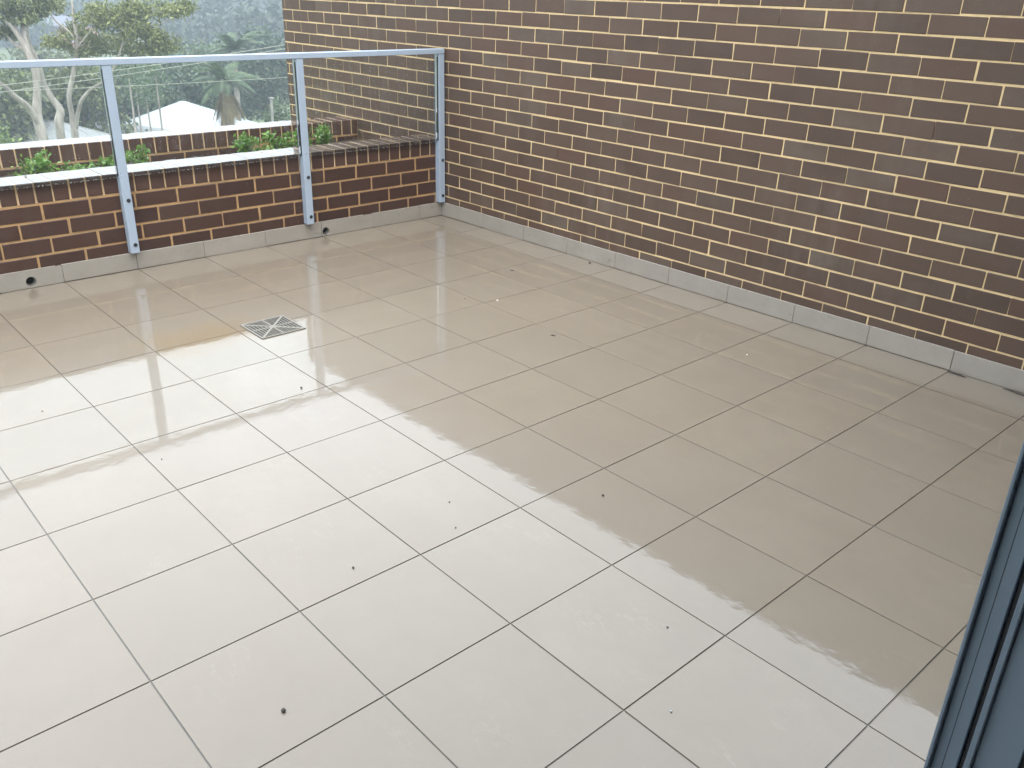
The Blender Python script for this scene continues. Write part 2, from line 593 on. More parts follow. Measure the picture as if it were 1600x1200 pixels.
YL = -12.5 * T                              # terrace runs on to the left
g = Geo()
g.put([(XL - 0.02, YL, -0.003), (XF + 0.05, YL, -0.003), (XF + 0.05, wall_y(XF) + 0.02, -0.003), (XL - 0.02, wall_y(XL) + 0.02, -0.003)], [(0, 1, 2, 3)])
g.put([(XL - 0.02, YL, -0.25), (XF + 0.05, YL, -0.25), (XF + 0.05, wall_y(XF) + 0.02, -0.25), (XL - 0.02, wall_y(XL) + 0.02, -0.25)], [(3, 2, 1, 0)])
floor = g.build('floor', M_grout, kind='structure')
J = 0.0042                                  # joint width
tile_full = mesh('floor_tile', *bevel_box(-T / 2 + J / 2, T / 2 - J / 2, -T / 2 + J / 2, T / 2 - J / 2, -0.010, 0.0, 0.0003), M_tile)
for i in range(0, 12):
    x0 = XL + 0.001 if i == 0 else i * T
    x1 = min((i + 1) * T, XF - 0.002)
    for j in range(0, 12):
        y1, y0 = -j * T, -(j + 1) * T
        if j == 0:
            ya, yb = wall_y(x0) - 0.0015, wall_y(x1) - 0.0015
            vv = [(x0 + J / 2, -T + J / 2), (x1 - J / 2, -T + J / 2), (x1 - J / 2, yb), (x0 + J / 2, ya)]
            cx, cy = (x0 + x1) / 2, (ya - T) / 2
            v = [(a - cx, b - cy, -0.010) for a, b in vv] + [(a - cx, b - cy, 0.0) for a, b in vv]
            me = mesh('floor_tile', v, [(3, 2, 1, 0), (4, 5, 6, 7), (0, 1, 5, 4), (1, 2, 6, 5), (2, 3, 7, 6), (3, 0, 4, 7)], M_tile)
            add('floor_tile', me, floor, (cx, cy, 0))
        else:
            cx, cy = (x0 + x1) / 2, (y0 + y1) / 2
            sx = (x1 - x0 - J) / (T - J)
            add('floor_tile', tile_full, floor, (cx, cy, rng.uniform(-0.0003, 0.0003)),
                (rng.gauss(0, 0.0006), rng.gauss(0, 0.0006), rng.gauss(0, 0.0008)), (sx, 1, 1))


# ------------------------------------------------------------------ brick walls
def brick_meshes(name, l, d, h, mt, nvar=12, jit=0.0014, b=0.0022):
    out = []
    for _ in range(nvar):
        v, f = bevel_box(-l / 2, l / 2, 0, d, -h / 2, h / 2, b)
        v = [(p[0] + rng.uniform(-jit, jit), p[1] + rng.uniform(-jit, jit) * 0.6, p[2] + rng.uniform(-jit, jit)) for p in v]
        out.append(mesh(name, v, f, mt))
    return out


# ---- tall wall on the right. Local frame: x along the wall, -y towards the terrace
wall = thing('brick_wall', 'tall dark brown brick wall with cream mortar along the right of the terrace', 'wall',
             (0, -0.515 * T, 0), YAW)
WALLM = Matrix.Translation((0, -0.515 * T, 0)) @ Matrix.Rotation(YAW, 4, 'Z')
BL, BH = 0.5865 * T, 0.2088 * T             # brick pitch: length and course
JB, JP = 0.0084, 0.0056                     # bed and perpend joints
FY = 0.016                                  # brick face behind the skirting face
XE, XR = -5.36 * T, 11.95 * T               # wall end and house end
Z0 = 0.146 * T
NC = 21
g = Geo()
g.box(XE + 0.004, XR, FY + 0.0022, FY + 0.225, -0.3, Z0 + NC * BH - JB * 0.5)
g.build('mortar', M_mortar, wall)
bm = brick_meshes('brick', BL - JP, 0.10, BH - JB, M_brick_dry)
cand = []
for k in range(NC):
    zc = Z0 + (k + 0.5) * BH
    off = (0.607 if k % 2 else 0.312) * T
    n0 = int(math.floor((XE - off) / BL)) - 1
    for n in range(n0, n0 + 40):
        a, b = off + n * BL, off + (n + 1) * BL
        a, b = max(a, XE - JP / 2), min(b, XR)
        if b - a < 0.016:
            continue
        cand.append(((a + b) / 2, zc, (b - a - JP) / (BL - JP)))
scored = []
for c in cand:
    w = WALLM @ Vector((c[0], FY, c[1]))
    pj = project(w)
    inside = pj is not None and -20 < pj[0] < 1620 and -20 < pj[1] < 1220
    scored.append(((pj[2] if inside else 1000 + (pj[2] if pj else 500)), c))
scored.sort(key=lambda s: s[0])
rest = Geo()
for q, (_, (xc, zc, sx)) in enumerate(scored):
    dx, dy, dz = rng.gauss(0, 0.0011), rng.uniform(-0.0009, 0.0005), rng.gauss(0, 0.0008)
    if q < 300:
        add('brick', rng.choice(bm), wall, (xc + dx, FY + dy, zc + dz),
            (rng.uniform(-0.008, 0.008), rng.gauss(0, 0.0032), rng.uniform(-0.004, 0.004)), (sx, 1, 1))
    else:
        hl = (BL - JP) * sx / 2
        rest.bbox(xc - hl + dx, xc + hl + dx, FY + dy, FY + 0.10, zc - (BH - JB) / 2 + dz, zc + (BH - JB) / 2 + dz, 0.0022, 0.001)
# the end face and the back of the wall
for k in range(NC):
    zc = Z0 + (k + 0.5) * BH
    h = (BH - JB) / 2
    if k % 2:
        rest.bbox(XE - 0.002, XE + 0.10, FY + 0.108, FY + 0.229, zc - h, zc + h, 0.0022, 0.001)
    else:
        rest.bbox(XE - 0.002, XE + 0.10, FY + 0.1105, FY + 0.229, zc - h, zc + h, 0.0022, 0.001)
rest.build('brick_remainder', M_brick_dry, wall, kind='stuff')
g = Geo()
g.bbox(XE - 0.012, XR, FY - 0.010, FY + 0.24, Z0 + NC * BH - 0.004, Z0 + NC * BH + 0.03, 0.004)
g.build('wall_capping', M_alu, wall)
# skirting tiles on that wall
tk = 0.012


def skirt_tile(length, h=SK):
    return bevel_box(-length / 2 + 0.001, length / 2 - 0.001, 0, tk, 0.0015, h, 0.0009)


sk_mesh = mesh('skirting_tile', *skirt_tile(T), M_skirt)
first = XL + 0.0015
edges = [first] + [i * T for i in range(1, 12)] + [XF]
for a, b in zip(edges[:-1], edges[1:]):
    if abs((b - a) - T) < 1e-4:
        me, sx = sk_mesh, 1
    else:
        me, sx = mesh('skirting_tile', *skirt_tile(b - a), M_skirt), 1
    add('skirting_tile', me, wall, ((a + b) / 2, rng.gauss(0, 0.0005), rng.gauss(0, 0.0006)), (0, 0, rng.gauss(0, 0.0012)))
g = Geo()
g.box(first, XF, tk - 0.001, FY + 0.004, 0.0, SK - 0.003)
g.build('skirting_bedding', M_grout, wall)

# ---- low parapet wall (front of the planter). Local frame: x = -A (towards the left), -y towards the terrace
# rotate +90 deg so that local -y looks along world +x ; local x runs along world +y
AFAR = 12.4
low = thing('parapet_wall', 'low brown brick parapet with soldier coping behind the glass balustrade', 'wall', (XL, 0, 0), math.pi / 2)
LL, LH = 0.603 * T, 0.2235 * T
JBL, JPL = 0.0135, 0.012
CP = 0.2135 * T                             # coping pitch
ZB = [0.187 * T, 0.4105 * T, 0.634 * T, 0.8575 * T]
OFF = [0.626, 1.024, 0.766, 1.060]
ZC0, ZC1 = 1.083 * T, 1.362 * T
FYL = 0.0125
X_A = lambda A: -A * T                      # local x of grid coordinate A
XEND = -0.47 * T                            # butts against the brick wall
g = Geo()
g.box(X_A(AFAR), XEND, FYL + 0.003, FYL + 0.225, 0.066, ZC0 + 0.004)
g.box(X_A(AFAR), XEND, FYL + 0.14, FYL + 0.225, -0.3, 0.066)
g.build('mortar', M_mortar_wet, low)
g = Geo()
g.box(X_A(AFAR), XEND, FYL + 0.0045, FYL + 0.231, ZC0 + 0.0045, ZC1 - 0.0012)
g.build('coping_mortar', M_mortar_cope, low)
lm = brick_meshes('brick', LL - JPL, 0.10, LH - JBL, M_brick_wet)
for k in range(4):
    zc = ZB[k] + LH / 2
    for n in range(-2, 21):
        a, b = -(OFF[k] + (n + 1) * 0.603) * T, -(OFF[k] + n * 0.603) * T
        a, b = max(a, X_A(AFAR)), min(b, XEND + JPL / 2)
        if b - a < 0.04:
            continue
        add('brick', rng.choice(lm), low, ((a + b) / 2 + rng.gauss(0, 0.001), FYL + rng.uniform(-0.001, 0.0006), zc + rng.gauss(0, 0.0008)),
            (rng.gauss(0, 0.003), rng.gauss(0, 0.003), rng.gauss(0, 0.0025)), ((b - a - JPL) / (LL - JPL), 1, 1))


def coping_row(parent, zlo, zhi, first_a, nmax, face, xend, mt, jc=0.0095, nvar=8, depth=0.236):
    ms = []
    h = (zhi - zlo) - JBL * 0.5
    w = CP - jc
    for _ in range(nvar):
        v, f = bevel_box(-w / 2, w / 2, 0, depth, -h / 2, h / 2, 0.003)
        v = [(p[0] + rng.uniform(-.0011, .0011), p[1] + rng.uniform(-.001, .001), p[2] + rng.uniform(-.0004, .0004)) for p in v]
        ms.append(mesh('coping_brick', v, f, mt))
    for n in range(nmax):
        a, b = -first_a * T - (n + 1) * CP, -first_a * T - n * CP
        b = min(b, xend)
        if b - a < 0.02:
            continue
        add('coping_brick', rng.choice(ms), parent, ((a + b) / 2, face + rng.gauss(0, 0.0012), zhi - h / 2 + rng.uniform(-0.0003, 0.0009)),
            (rng.gauss(0, 0.0012), rng.gauss(0, 0.0016), rng.gauss(0, 0.0025)), ((b - a - jc) / w, 1, 1))


coping_row(low, ZC0, ZC1, 0.735 - 2 * 0.2135, 56, FYL - 0.001, XEND, M_coping)
# skirting with two overflow holes
HR = 0.0275


def holed_tile(x0, x1, hx, hz, r, h):
    """skirting tile with a round hole; local centre at hx"""
    n = 28
    circ = [(hx + r * math.cos(2 * math.pi * k / n), hz + r * math.sin(2 * math.pi * k / n)) for k in range(n)]
    rect = []
    for k in range(n):                       # project circle directions on the rectangle
        c, s = math.cos(2 * math.pi * k / n), math.sin(2 * math.pi * k / n)
        ts = []
        if c > 1e-9: ts.append((x1 - hx) / c)
        if c < -1e-9: ts.append((x0 - hx) / c)
        if s > 1e-9: ts.append((h - hz) / s)
        if s < -1e-9: ts.append((0.0015 - hz) / s)
        t = min(ts)
        rect.append((hx + t * c, hz + t * s))
    v = [(x, 0, z) for x, z in circ] + [(x, 0, z) for x, z in rect] + [(x, tk, z) for x, z in circ] + [(x, tk, z) for x, z in rect]
    f = []
    for k in range(n):
        k2 = (k + 1) % n
        f.append((k, n + k, n + k2, k2))                       # front
        f.append((2 * n + k2, 3 * n + k2, 3 * n + k, 2 * n + k))
        f.append((k2, 2 * n + k2, 2 * n + k, k))               # bore
        f.append((n + k, 3 * n + k, 3 * n + k2, n + k2))       # rim
    # corners of the rectangle
    for cx, cz in ((x0, 0.0015), (x1, 0.0015), (x1, h), (x0, h)):
        best = sorted(range(n), key=lambda k: (rect[k][0] - cx) ** 2 * 0.02 + (rect[k][1] - cz) ** 2 if False else abs(math.atan2(cz - hz, cx - hx) - math.atan2(rect[k][1] - hz, rect[k][0] - hx)))[:2]
        i = len(v)
        v += [(cx, 0, cz), (cx, tk, cz)]
        f.append((n + best[0], i, n + best[1]))
    return v, f


HOLES = [(7.405, 0.036), (2.965, 0.032)]
aedges = [0.5] + list(range(1, 13))
for a0, a1 in zip(aedges[:-1], aedges[1:]):
    x0, x1 = X_A(a1), X_A(a0)
    hole = [h for h in HOLES if a0 < h[0] < a1]
    cx = (x0 + x1) / 2
    if hole:
        hx = X_A(hole[0][0])
        # keep the bore inside one tile
        hx = max(x0 + HR + 0.006, min(x1 - HR - 0.006, hx))
        v, f = holed_tile(x0 - cx + 0.001, x1 - cx - 0.001, hx - cx, hole[0][1], HR, SK)
        t_ = add('skirting_tile', mesh('skirting_tile', v, f, M_skirt), low, (cx, 0, 0), label='skirting tile with a round overflow hole')
        p = Geo()
        n = 24
        r1, r2 = HR - 0.0005, HR - 0.0035
        vv, ff = [], []
        for dep, rr in ((0.004, r1), (0.004, r2), (0.12, r2), (0.12, r1)):
            vv += [(hx - cx + rr * math.cos(2 * math.pi * k / n), dep, hole[0][1] + rr * math.sin(2 * math.pi * k / n)) for k in range(n)]
        for a in range(3):
            for k in range(n):
                k2 = (k + 1) % n
                ff.append((a * n + k, a * n + k2, (a + 1) * n + k2, (a + 1) * n + k))
        p.put(vv, ff)
        p.build('overflow_pipe', M_pvc, t_)
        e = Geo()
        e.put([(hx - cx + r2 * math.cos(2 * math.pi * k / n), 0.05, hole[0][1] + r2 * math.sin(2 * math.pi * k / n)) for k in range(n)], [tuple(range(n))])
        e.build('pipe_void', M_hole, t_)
    else:
        me = mesh('skirting_tile', *skirt_tile(x1 - x0), M_skirt)
        add('skirting_tile', me, low, (cx, rng.gauss(0, 0.0005), rng.gauss(0, 0.0005)), (0, 0, rng.gauss(0, 0.001)))

# ---- rear planter wall
rear = thing('planter_wall', 'rear brown brick planter wall with wet coping beyond the small shrubs', 'wall', (-2.74 * T, 0, 0), math.pi / 2)
ZR1 = 1.385 * T
ZR0 = ZR1 - (ZC1 - ZC0)
RX0, RX1 = X_A(14), -0.565 * T
g = Geo()
g.box(RX0, RX1, 0.003, 0.226, -0.4, ZR0 + 0.004)
g.build('mortar', M_mortar_wet, rear)
g = Geo()
g.box(RX0, RX1, 0.0045, 0.231, ZR0 + 0.0045, ZR1 - 0.0012)
g.build('coping_mortar', M_mortar_cope, rear)
coping_row(rear, ZR0, ZR1, 0.50, 63, -0.001, RX1, M_coping)
for k in range(2):
    zc = ZR0 - (k + 0.5) * LH
    for n in range(-1, 24):
        a, b = -(0.45 + 0.3 * k + (n + 1) * 0.603) * T, -(0.45 + 0.3 * k + n * 0.603) * T
        b = min(b, RX1)
        if b - a < 0.04:
            continue
        add('brick', rng.choice(lm), rear, ((a + b) / 2, rng.gauss(0, 0.0009), zc), (0, 0, rng.gauss(0, 0.002)), ((b - a - JPL) / (LL - JPL), 1, 1))

# soil of the planter
M_soil = mat('planter_soil', (0.035, 0.026, 0.02), 0.9)
gs = NT(M_soil)
gs.set(gs.b, 'Normal', gs.bump(gs.noise(gs.world(), 40, 5), 0.02, 0.8))
g = Geo()
nx, ny = 8, 60
vv, ff = [], []
for i in range(nx + 1):
    for j in range(ny + 1):
        x = -2.735 * T + (2.735 - 0.74) * T * i / nx
        y = -13.8 * T + (13.8 - 0.6) * T * j / ny
        vv.append((x, y, 0.99 * T + rng.uniform(-0.015, 0.015)))
for i in range(nx):
    for j in range(ny):
        a = i * (ny + 1) + j
        ff.append((a, a + ny + 1, a + ny + 2, a + 1))
g.put(vv, ff)
g.build('planter_soil', M_soil, kind='structure')

# ------------------------------------------------------------------ balustrade
PX0, PX1 = -0.172 * T, -0.049 * T           # post: back against the bricks, front face
PW = 0.049
rail_a1 = 12.0
bal = thing('glass_balustrade', 'pale grey aluminium balustrade with clear glass panels bolted to the low brick wall', 'balustrade', (PX0, -0.56 * T, 0.262 * T))
bo = Vector(bal.location)
ZRB, ZRT = 2.770 * T, 2.850 * T
ZG0 = 1.325 * T
posts = [0.565, 3.235, 6.03, 8.82]
for A in posts:
    y = -A * T
    gp = Geo()
    gp.bbox(PX0, PX1, y - PW / 2, y + PW / 2, 0.262 * T, ZRB - 0.0005, 0.0022)
    po = gp.build('post', M_alu, bal)
    po.location = -bo
    for zb in (0.383 * T, 1.010 * T):
        b = Geo()
        pts = [(PX1 - 0.001, y + 0.004, zb), (PX1 + 0.003, y + 0.004, zb), (PX1 + 0.0045, y + 0.004, zb)]
        b.tube(pts, [0.0112, 0.0112, 0.0085], 16)
        b.build('bolt', M_bolt, po)
    s = Geo()
    xm = (PX0 + PX1) / 2 - 0.003
    s.box(xm - 0.006, xm + 0.020, y - PW / 2 - 0.0015, y - PW / 2 + 0.004, ZG0 + 0.01, ZRB - 0.02)
    if A > 0.6:
        s.box(xm - 0.0075, xm + 0.0075, y + PW / 2 - 0.004, y + PW / 2 + 0.0015, ZG0 + 0.01, ZRB - 0.02)
    s.build('glass_slot_shade', M_black, po)  # black strips on the post sides, painted shade of the glass slots
gr_ = Geo()
gr_.bbox(PX0 - 0.002, PX1 + 0.003, -rail_a1 * T, -posts[0] * T + PW / 2, ZRB, ZRT, 0.0025)
ro = gr_.build('top_rail', M_alu, bal)
ro.location = -bo
ends = posts + [rail_a1]
for a0, a1 in zip(ends[:-1], ends[1:]):
    xm = (PX0 + PX1) / 2 - 0.003
    gp = Geo()
    gp.box(xm - 0.005, xm + 0.005, -a1 * T + PW / 2 + 0.002, -a0 * T - PW / 2 - 0.002, ZG0, ZRB - 0.001)
    pn = gp.build('glass_panel', M_glass, bal)
    pn.location = -bo
    # water beads clinging to the lower edge
    bd = Geo()
    y0, y1 = -a1 * T + PW / 2 + 0.004, -a0 * T - PW / 2 - 0.004
    for _ in range(int((y1 - y0) / 0.0075)):
        r = rng.uniform(0.0012, 0.0032)
        yy, zz = rng.uniform(y0, y1), ZG0 + rng.uniform(-0.002, 0.003)
        bd.put([(xm + r * 1.4, yy, zz), (xm, yy + r * 1.6, zz), (xm - r, yy, zz), (xm, yy - r * 1.6, zz), (xm + 0.004, yy, zz + r), (xm, yy, zz - r * 1.3)],
               [(0, 1, 4), (1, 2, 4), (2, 3, 4), (3, 0, 4), (1, 0, 5), (2, 1, 5), (3, 2, 5), (0, 3, 5)])
    for _ in range(420):
        r = rng.uniform(0.0007, 0.0019)
        yy, zz = rng.uniform(y0, y1), rng.uniform(ZG0, ZRB - 0.01)
        xx = xm + 0.0051
        bd.put([(xx + r, yy, zz), (xx, yy + r, zz), (xx, yy, zz + r * 1.2), (xx, yy - r, zz), (xx, yy, zz - r * 1.5)],
               [(0, 1, 2), (0, 2, 3), (0, 3, 4), (0, 4, 1)])
    bd.build('water_bead', M_drop, pn, kind='stuff')

# ------------------------------------------------------------------ floor waste grate
DX, DY, DS = 3.115 * T, -5.61 * T, 0.575 * T
dr = thing('floor_drain', 'square stainless steel floor drain grate with slotted triangles set in wet tiles', 'drain', (DX, DY, 0.0))
hs = DS / 2
fr = 0.011
g = Geo()
g.box(-hs, hs, -hs, hs, 0.0006, 0.0012)
g.build('sump', M_pan, dr)
g = Geo()
zt = 0.0052
g.bbox(-hs, hs, -hs, -hs + fr, 0.0013, zt, 0.0008)
g.bbox(-hs, hs, hs - fr, hs, 0.0013, zt, 0.0008)
g.bbox(-hs, -hs + fr, -hs + fr, hs - fr, 0.0013, zt - 0.0002, 0.0008)
g.bbox(hs - fr, hs, -hs + fr, hs - fr, 0.0013, zt - 0.0002, 0.0008)
g.build('frame', mat('drain_frame_dull', (0.20, 0.185, 0.16), 0.5, Metallic=0.5), dr)


def flat_bar(geo, p0, p1, w, z0, z1):
    d = (Vector((*p1, 0)) - Vector((*p0, 0))).normalized()
    n = Vector((-d.y, d.x, 0)) * (w / 2)
    a, b = Vector((*p0, 0)), Vector((*p1, 0))
    q = [a - n, b - n, b + n, a + n]
    geo.put([(p.x, p.y, z0) for p in q] + [(p.x, p.y, z1) for p in q],
            [(3, 2, 1, 0), (4, 5, 6, 7), (0, 1, 5, 4), (1, 2, 6, 5), (2, 3, 7, 6), (3, 0, 4, 7)])


inn = hs - fr
for s in ((1, 1), (1, -1)):
    g = Geo()
    z_ = zt - 0.0004 if s[1] > 0 else zt - 0.0006
    flat_bar(g, (-inn * s[0], -inn * s[1]), (inn * s[0], inn * s[1]), 0.010, 0.0013, z_)
    g.build('diagonal_bar', M_steel, dr)
for s in range(4):
    c, sn = [(1, 0), (0, 1), (-1, 0), (0, -1)][s]
    g = Geo()
    flat_bar(g, (c * 0.006, sn * 0.006), (c * inn, sn * inn), 0.007, 0.0013, zt - 0.0008)
    g.build('rib', M_steel, dr)
    for k in range(6):
        t = inn * (k + 1.0) / 6.7
        half = t - 0.004
        g = Geo()
        if c:
            flat_bar(g, (c * t, -half), (c * t, half), 0.0046, 0.0030, zt - 0.0010)
        else:
            flat_bar(g, (-half, sn * t), (half, sn * t), 0.0046, 0.0030, zt - 0.0010)
        g.build('bar', M_steel, dr)

# ------------------------------------------------------------------ house: wall with the door opening, sliding door frame
M_render = mat('house_render', (0.30, 0.29, 0.27), 0.8)
gg = NT(M_render)
gg.set(gg.b, 'Normal', gg.bump(gg.noise(gg.world(), 90, 4), 0.002, 0.5))
AJ = 7.54                                    # door jamb
house = thing('house_wall', 'rendered house wall around the sliding door beside the viewer', 'house', (XF + 0.1, -6 * T, 0))
ho = Vector(house.location)
g = Geo()
yj = -AJ * T - 0.02
HX0, HX1 = XF + 0.012, XF + 0.25
g.box(HX0, HX1, yj + 0.07, wall_y(XF) + 0.3, -0.3, 3.4)                     # right of the door
g.box(HX0, HX1, -13.2 * T - 2.0, -13.2 * T, -0.3, 3.4)                      # left of the door
g.box(HX0, HX1, -13.2 * T, yj + 0.07, 2.42, 3.4)                             # above it
w_ = g.build('wall', M_render, house); w_.location = -ho
g = Geo()
g.box(HX1, HX1 + 4.5, -13.2 * T - 2.0, -13.2 * T - 1.9, -0.3, 2.7)
g.box(HX1, HX1 + 4.5, wall_y(XF) + 0.2, wall_y(XF) + 0.3, -0.3, 2.7)
g.box(HX1 + 4.5, HX1 + 4.6, -13.2 * T - 2.0, wall_y(XF) + 0.3, -0.3, 2.7)
g.box(HX1, HX1 + 4.5, -13.2 * T - 1.9, wall_y(XF) + 0.2, 2.7, 2.8)
g.box(HX1, HX1 + 4.5, -13.2 * T - 1.9, wall_y(XF) + 0.2, -0.3, -0.02)
w_ = g.build('room', mat('room_paint', (0.45, 0.44, 0.42), 0.8), house); w_.location = -ho

door = thing('sliding_door', 'dark blue grey aluminium sliding door frame at the right edge of the picture', 'door', (XF + 0.05, yj, 0))
do = Vector(door.location)
yo = -AJ * T                                 # plane of the profile lips, towards the opening
x_ = lambda mm: XF + mm / 1000.0
z0, z1 = 0.004, 2.40


def prof(name, x0, x1, y0, y1, mt=M_frame, b=0.0012, za=z0, zb=z1):
    g = Geo()
    g.bbox(x0, x1, y0, y1, za, zb, b)
    o = g.build(name, mt, door)
    o.location = -do
    return o


prof('jamb_lip', x_(0), x_(5), yo, yo + 0.030)
prof('jamb_face', x_(5.2), x_(36), yo + 0.013, yo + 0.030)
prof('jamb_groove', x_(18.5), x_(19.3), yo + 0.0125, yo + 0.0135, M_black, 0.0001)
prof('track_seal', x_(36.2), x_(46), yo + 0.022, yo + 0.030, M_black)
prof('stile_lip', x_(46.2), x_(54), yo - 0.001, yo + 0.030)
prof('stile_face', x_(54.2), x_(104), yo + 0.010, yo + 0.030)
prof('jamb_back', x_(104.2), x_(112), yo + 0.018, yo + 0.030, M_black)
prof('inner_lip', x_(112.2), x_(124), yo + 0.002, yo + 0.030)
prof('frame_backing', x_(0.5), x_(124), yo + 0.0305, yo + 0.07)
g = Geo()
g.bbox(x_(0), x_(124), -13.2 * T, yo, 2.402, 2.419, 0.001)
o = g.build('head_track', M_frame, door); o.location = -do
g = Geo()
g.bbox(x_(2), x_(122), -13.2 * T, yo - 0.002, 0.003, 0.016, 0.001)
o = g.build('sill_track', M_frame, door); o.location = -do

# ------------------------------------------------------------------ foliage helpers
def leaf_quads(cent, size, aspect=0.45, droop=0.0, jitter=0.35):
    """rhombus leaves around the given points -> (verts, faces)"""
    n = len(cent)
    d = NP.normal(size=(n, 3)); d[:, 2] -= droop
    d /= np.linalg.norm(d, axis=1)[:, None]
    e = NP.normal(size=(n, 3))
    e -= (e * d).sum(1)[:, None] * d
    e /= np.linalg.norm(e, axis=1)[:, None]
    s = (size * (1 + NP.uniform(-jitter, jitter, n)))[:, None]
    a = cent - d * s * 0.5
    b = cent + e * s * 0.5 * aspect
    c = cent + d * s * 0.5
    f = cent - e * s * 0.5 * aspect
    v = np.stack([a, b, c, f], 1).reshape(-1, 3)
    fa = np.arange(n * 4).reshape(-1, 4).tolist()
    return v, fa


def blob_points(center, radii, n, shell=0.5):
    p = NP.normal(size=(n, 3))
    p /= np.linalg.norm(p, axis=1)[:, None]
    r = NP.uniform(shell ** 3, 1, n) ** (1 / 3)
    return np.array(center) + p * r[:, None] * np.array(radii)


def sprays(center, radii, nspray, per, spread):
    """clumpy foliage: little sprays of leaves scattered through an ellipsoid"""
    c = blob_points(center, radii, nspray, 0.35)
    out = np.repeat(c, per, 0) + NP.normal(size=(nspray * per, 3)) * spread * np.array((1, 1, 0.7))
    return out


def crown_obj(pts, size, mt, parent, aspect=0.45, droop=0.0, name='crown', **props):
    v, f = leaf_quads(np.concatenate(pts), size, aspect, droop)
    return add(name, mesh(name, v - np.array(parent.location), f, mt), parent, **props)


def trunk_obj(branches, mt, parent, n=7, wob=0.0, name='trunk'):
    g = Geo()
    for pts, rads in branches:
        p, r = smooth_path(pts, rads, 4, wob)
        g.tube([q - parent.location for q in p], r, n)
    return g.build(name, mt, parent, smooth=True)


# ------------------------------------------------------------------ planter shrubs
def shrub(A, B, h, rad, n, label):
    base = Vector((B * T, -A * T, 0.985 * T))
    h *= 1.22; n = int(n * 1.15); rad *= 1.3
    t = thing('shrub', label, 'shrub', base, group='small green shrubs in the planter')
    st, pts = [], []
    for k in range(rng.randint(6, 9)):
        ang = rng.uniform(0, 6.28)
        lean = rng.uniform(0.15, 1.0) * rad
        tip = base + Vector((math.cos(ang) * lean, math.sin(ang) * lean, h * rng.uniform(0.6, 1.05)))
        mid = base * 0.5 + tip * 0.5 + Vector((0, 0, h * 0.08))
        st.append(([base, mid, tip], [0.004, 0.003, 0.0012]))
        for q in range(n // 8):
            s = rng.uniform(0.25, 1.03)
            c = base.lerp(mid, s * 2) if s < 0.5 else mid.lerp(tip, s * 2 - 1)
            pts.append([c.x + rng.gauss(0, 0.022), c.y + rng.gauss(0, 0.022), c.z + rng.gauss(0, 0.012)])
    trunk_obj(st, M_bark2, t, 5, name='stem')
    crown_obj([np.array(pts)], 0.028, M_hedge, t, 0.55, -0.3, 'leaves')


for A, B, h, rad, n, lb in [
        (6.93, -1.75, 0.10, 0.06, 110, 'sparse green shrub at the far left of the planter'),
        (6.58, -1.65, 0.165, 0.11, 420, 'upright green shrub in the planter left of the left-hand post'),
        (6.15, -1.55, 0.10, 0.11, 300, 'low spreading green shrub in the planter just left of the left-hand post'),
        (5.55, -1.75, 0.125, 0.10, 300, 'green shrub in the planter partly behind the left-hand post'),
        (5.17, -1.85, 0.155, 0.06, 220, 'narrow green shrub in the planter just right of the left-hand post'),
        (3.36, -1.80, 0.165, 0.075, 380, 'upright bushy green shrub in the planter midway between two posts'),
        (3.02, -1.60, 0.105, 0.085, 240, 'low green shrub in the planter beside the midway upright shrub'),
        (2.72, -1.85, 0.150, 0.085, 360, 'yellowish green shrub in the planter left of the middle post'),
        (2.40, -1.70, 0.150, 0.075, 320, 'bright green shrub in the planter close behind the middle post'),
        (1.98, -1.75, 0.170, 0.085, 480, 'dense round green shrub in the planter right of the middle post')]:
    shrub(A, B, h, rad, n, lb)

# ------------------------------------------------------------------ terrain
def ground_z(x, y):
    d = math.hypot(x - CAM.x, y - CAM.y)
    t = min(1, max(0, (d - 215) / 330))
    t = t * t * (3 - 2 * t)
    return -10.5 + 13 * t + 1.3 * math.sin(x * 0.021 + y * 0.013) * min(1, d / 150) + 2.5 * math.sin(x * 0.011 - y * 0.017) * t


M_ground = mat('ground_grass', (0.09, 0.11, 0.05), 0.95)
gg = NT(M_ground)
P = gg.world()
c = gg.mix(gg.ramp(gg.noise(P, 0.035, 5), 0.4, 0.62), (0.085, 0.115, 0.045, 1), (0.125, 0.155, 0.065, 1))
c = gg.mix(gg.ramp(gg.noise(P, 0.4, 5), 0.45, 0.7, 0, 0.5), c, (0.06, 0.075, 0.035, 1))
gg.set(gg.b, 'Base Color', c)
vv, ff = [], []
gx = np.concatenate([np.linspace(-1100, -120, 56), np.linspace(-100, 140, 13)])
gy = np.linspace(-700, 900, 72)
for x in gx:
    for y in gy:
        vv.append((float(x), float(y), ground_z(x, y)))
ny_ = len(gy)
for i in range(len(gx) - 1):
    for j in range(ny_ - 1):
        a = i * ny_ + j
        ff.append((a, a + ny_, a + ny_ + 1, a + 1))
add('ground', mesh('ground', vv, ff, M_ground, True), kind='structure')

# grey road across the valley
M_road = mat('wet_asphalt', (0.055, 0.056, 0.058), 0.35)
pa, pb = at(-260, 92, 118), at(300, 92, 118)
nrm = Vector((-(pb - pa).y, (pb - pa).x, 0)).normalized() * 4.0
v, f = [], []
for k in range(25):
    p = pa.lerp(pb, k / 24)
    for s in (-1, 1):
        q = p + nrm * s
        v.append((q.x, q.y, ground_z(q.x, q.y) + 0.25))
for k in range(24):
    f.append((2 * k, 2 * k + 1, 2 * k + 3, 2 * k + 2))
add('road', mesh('road', v, f, M_road), kind='structure')

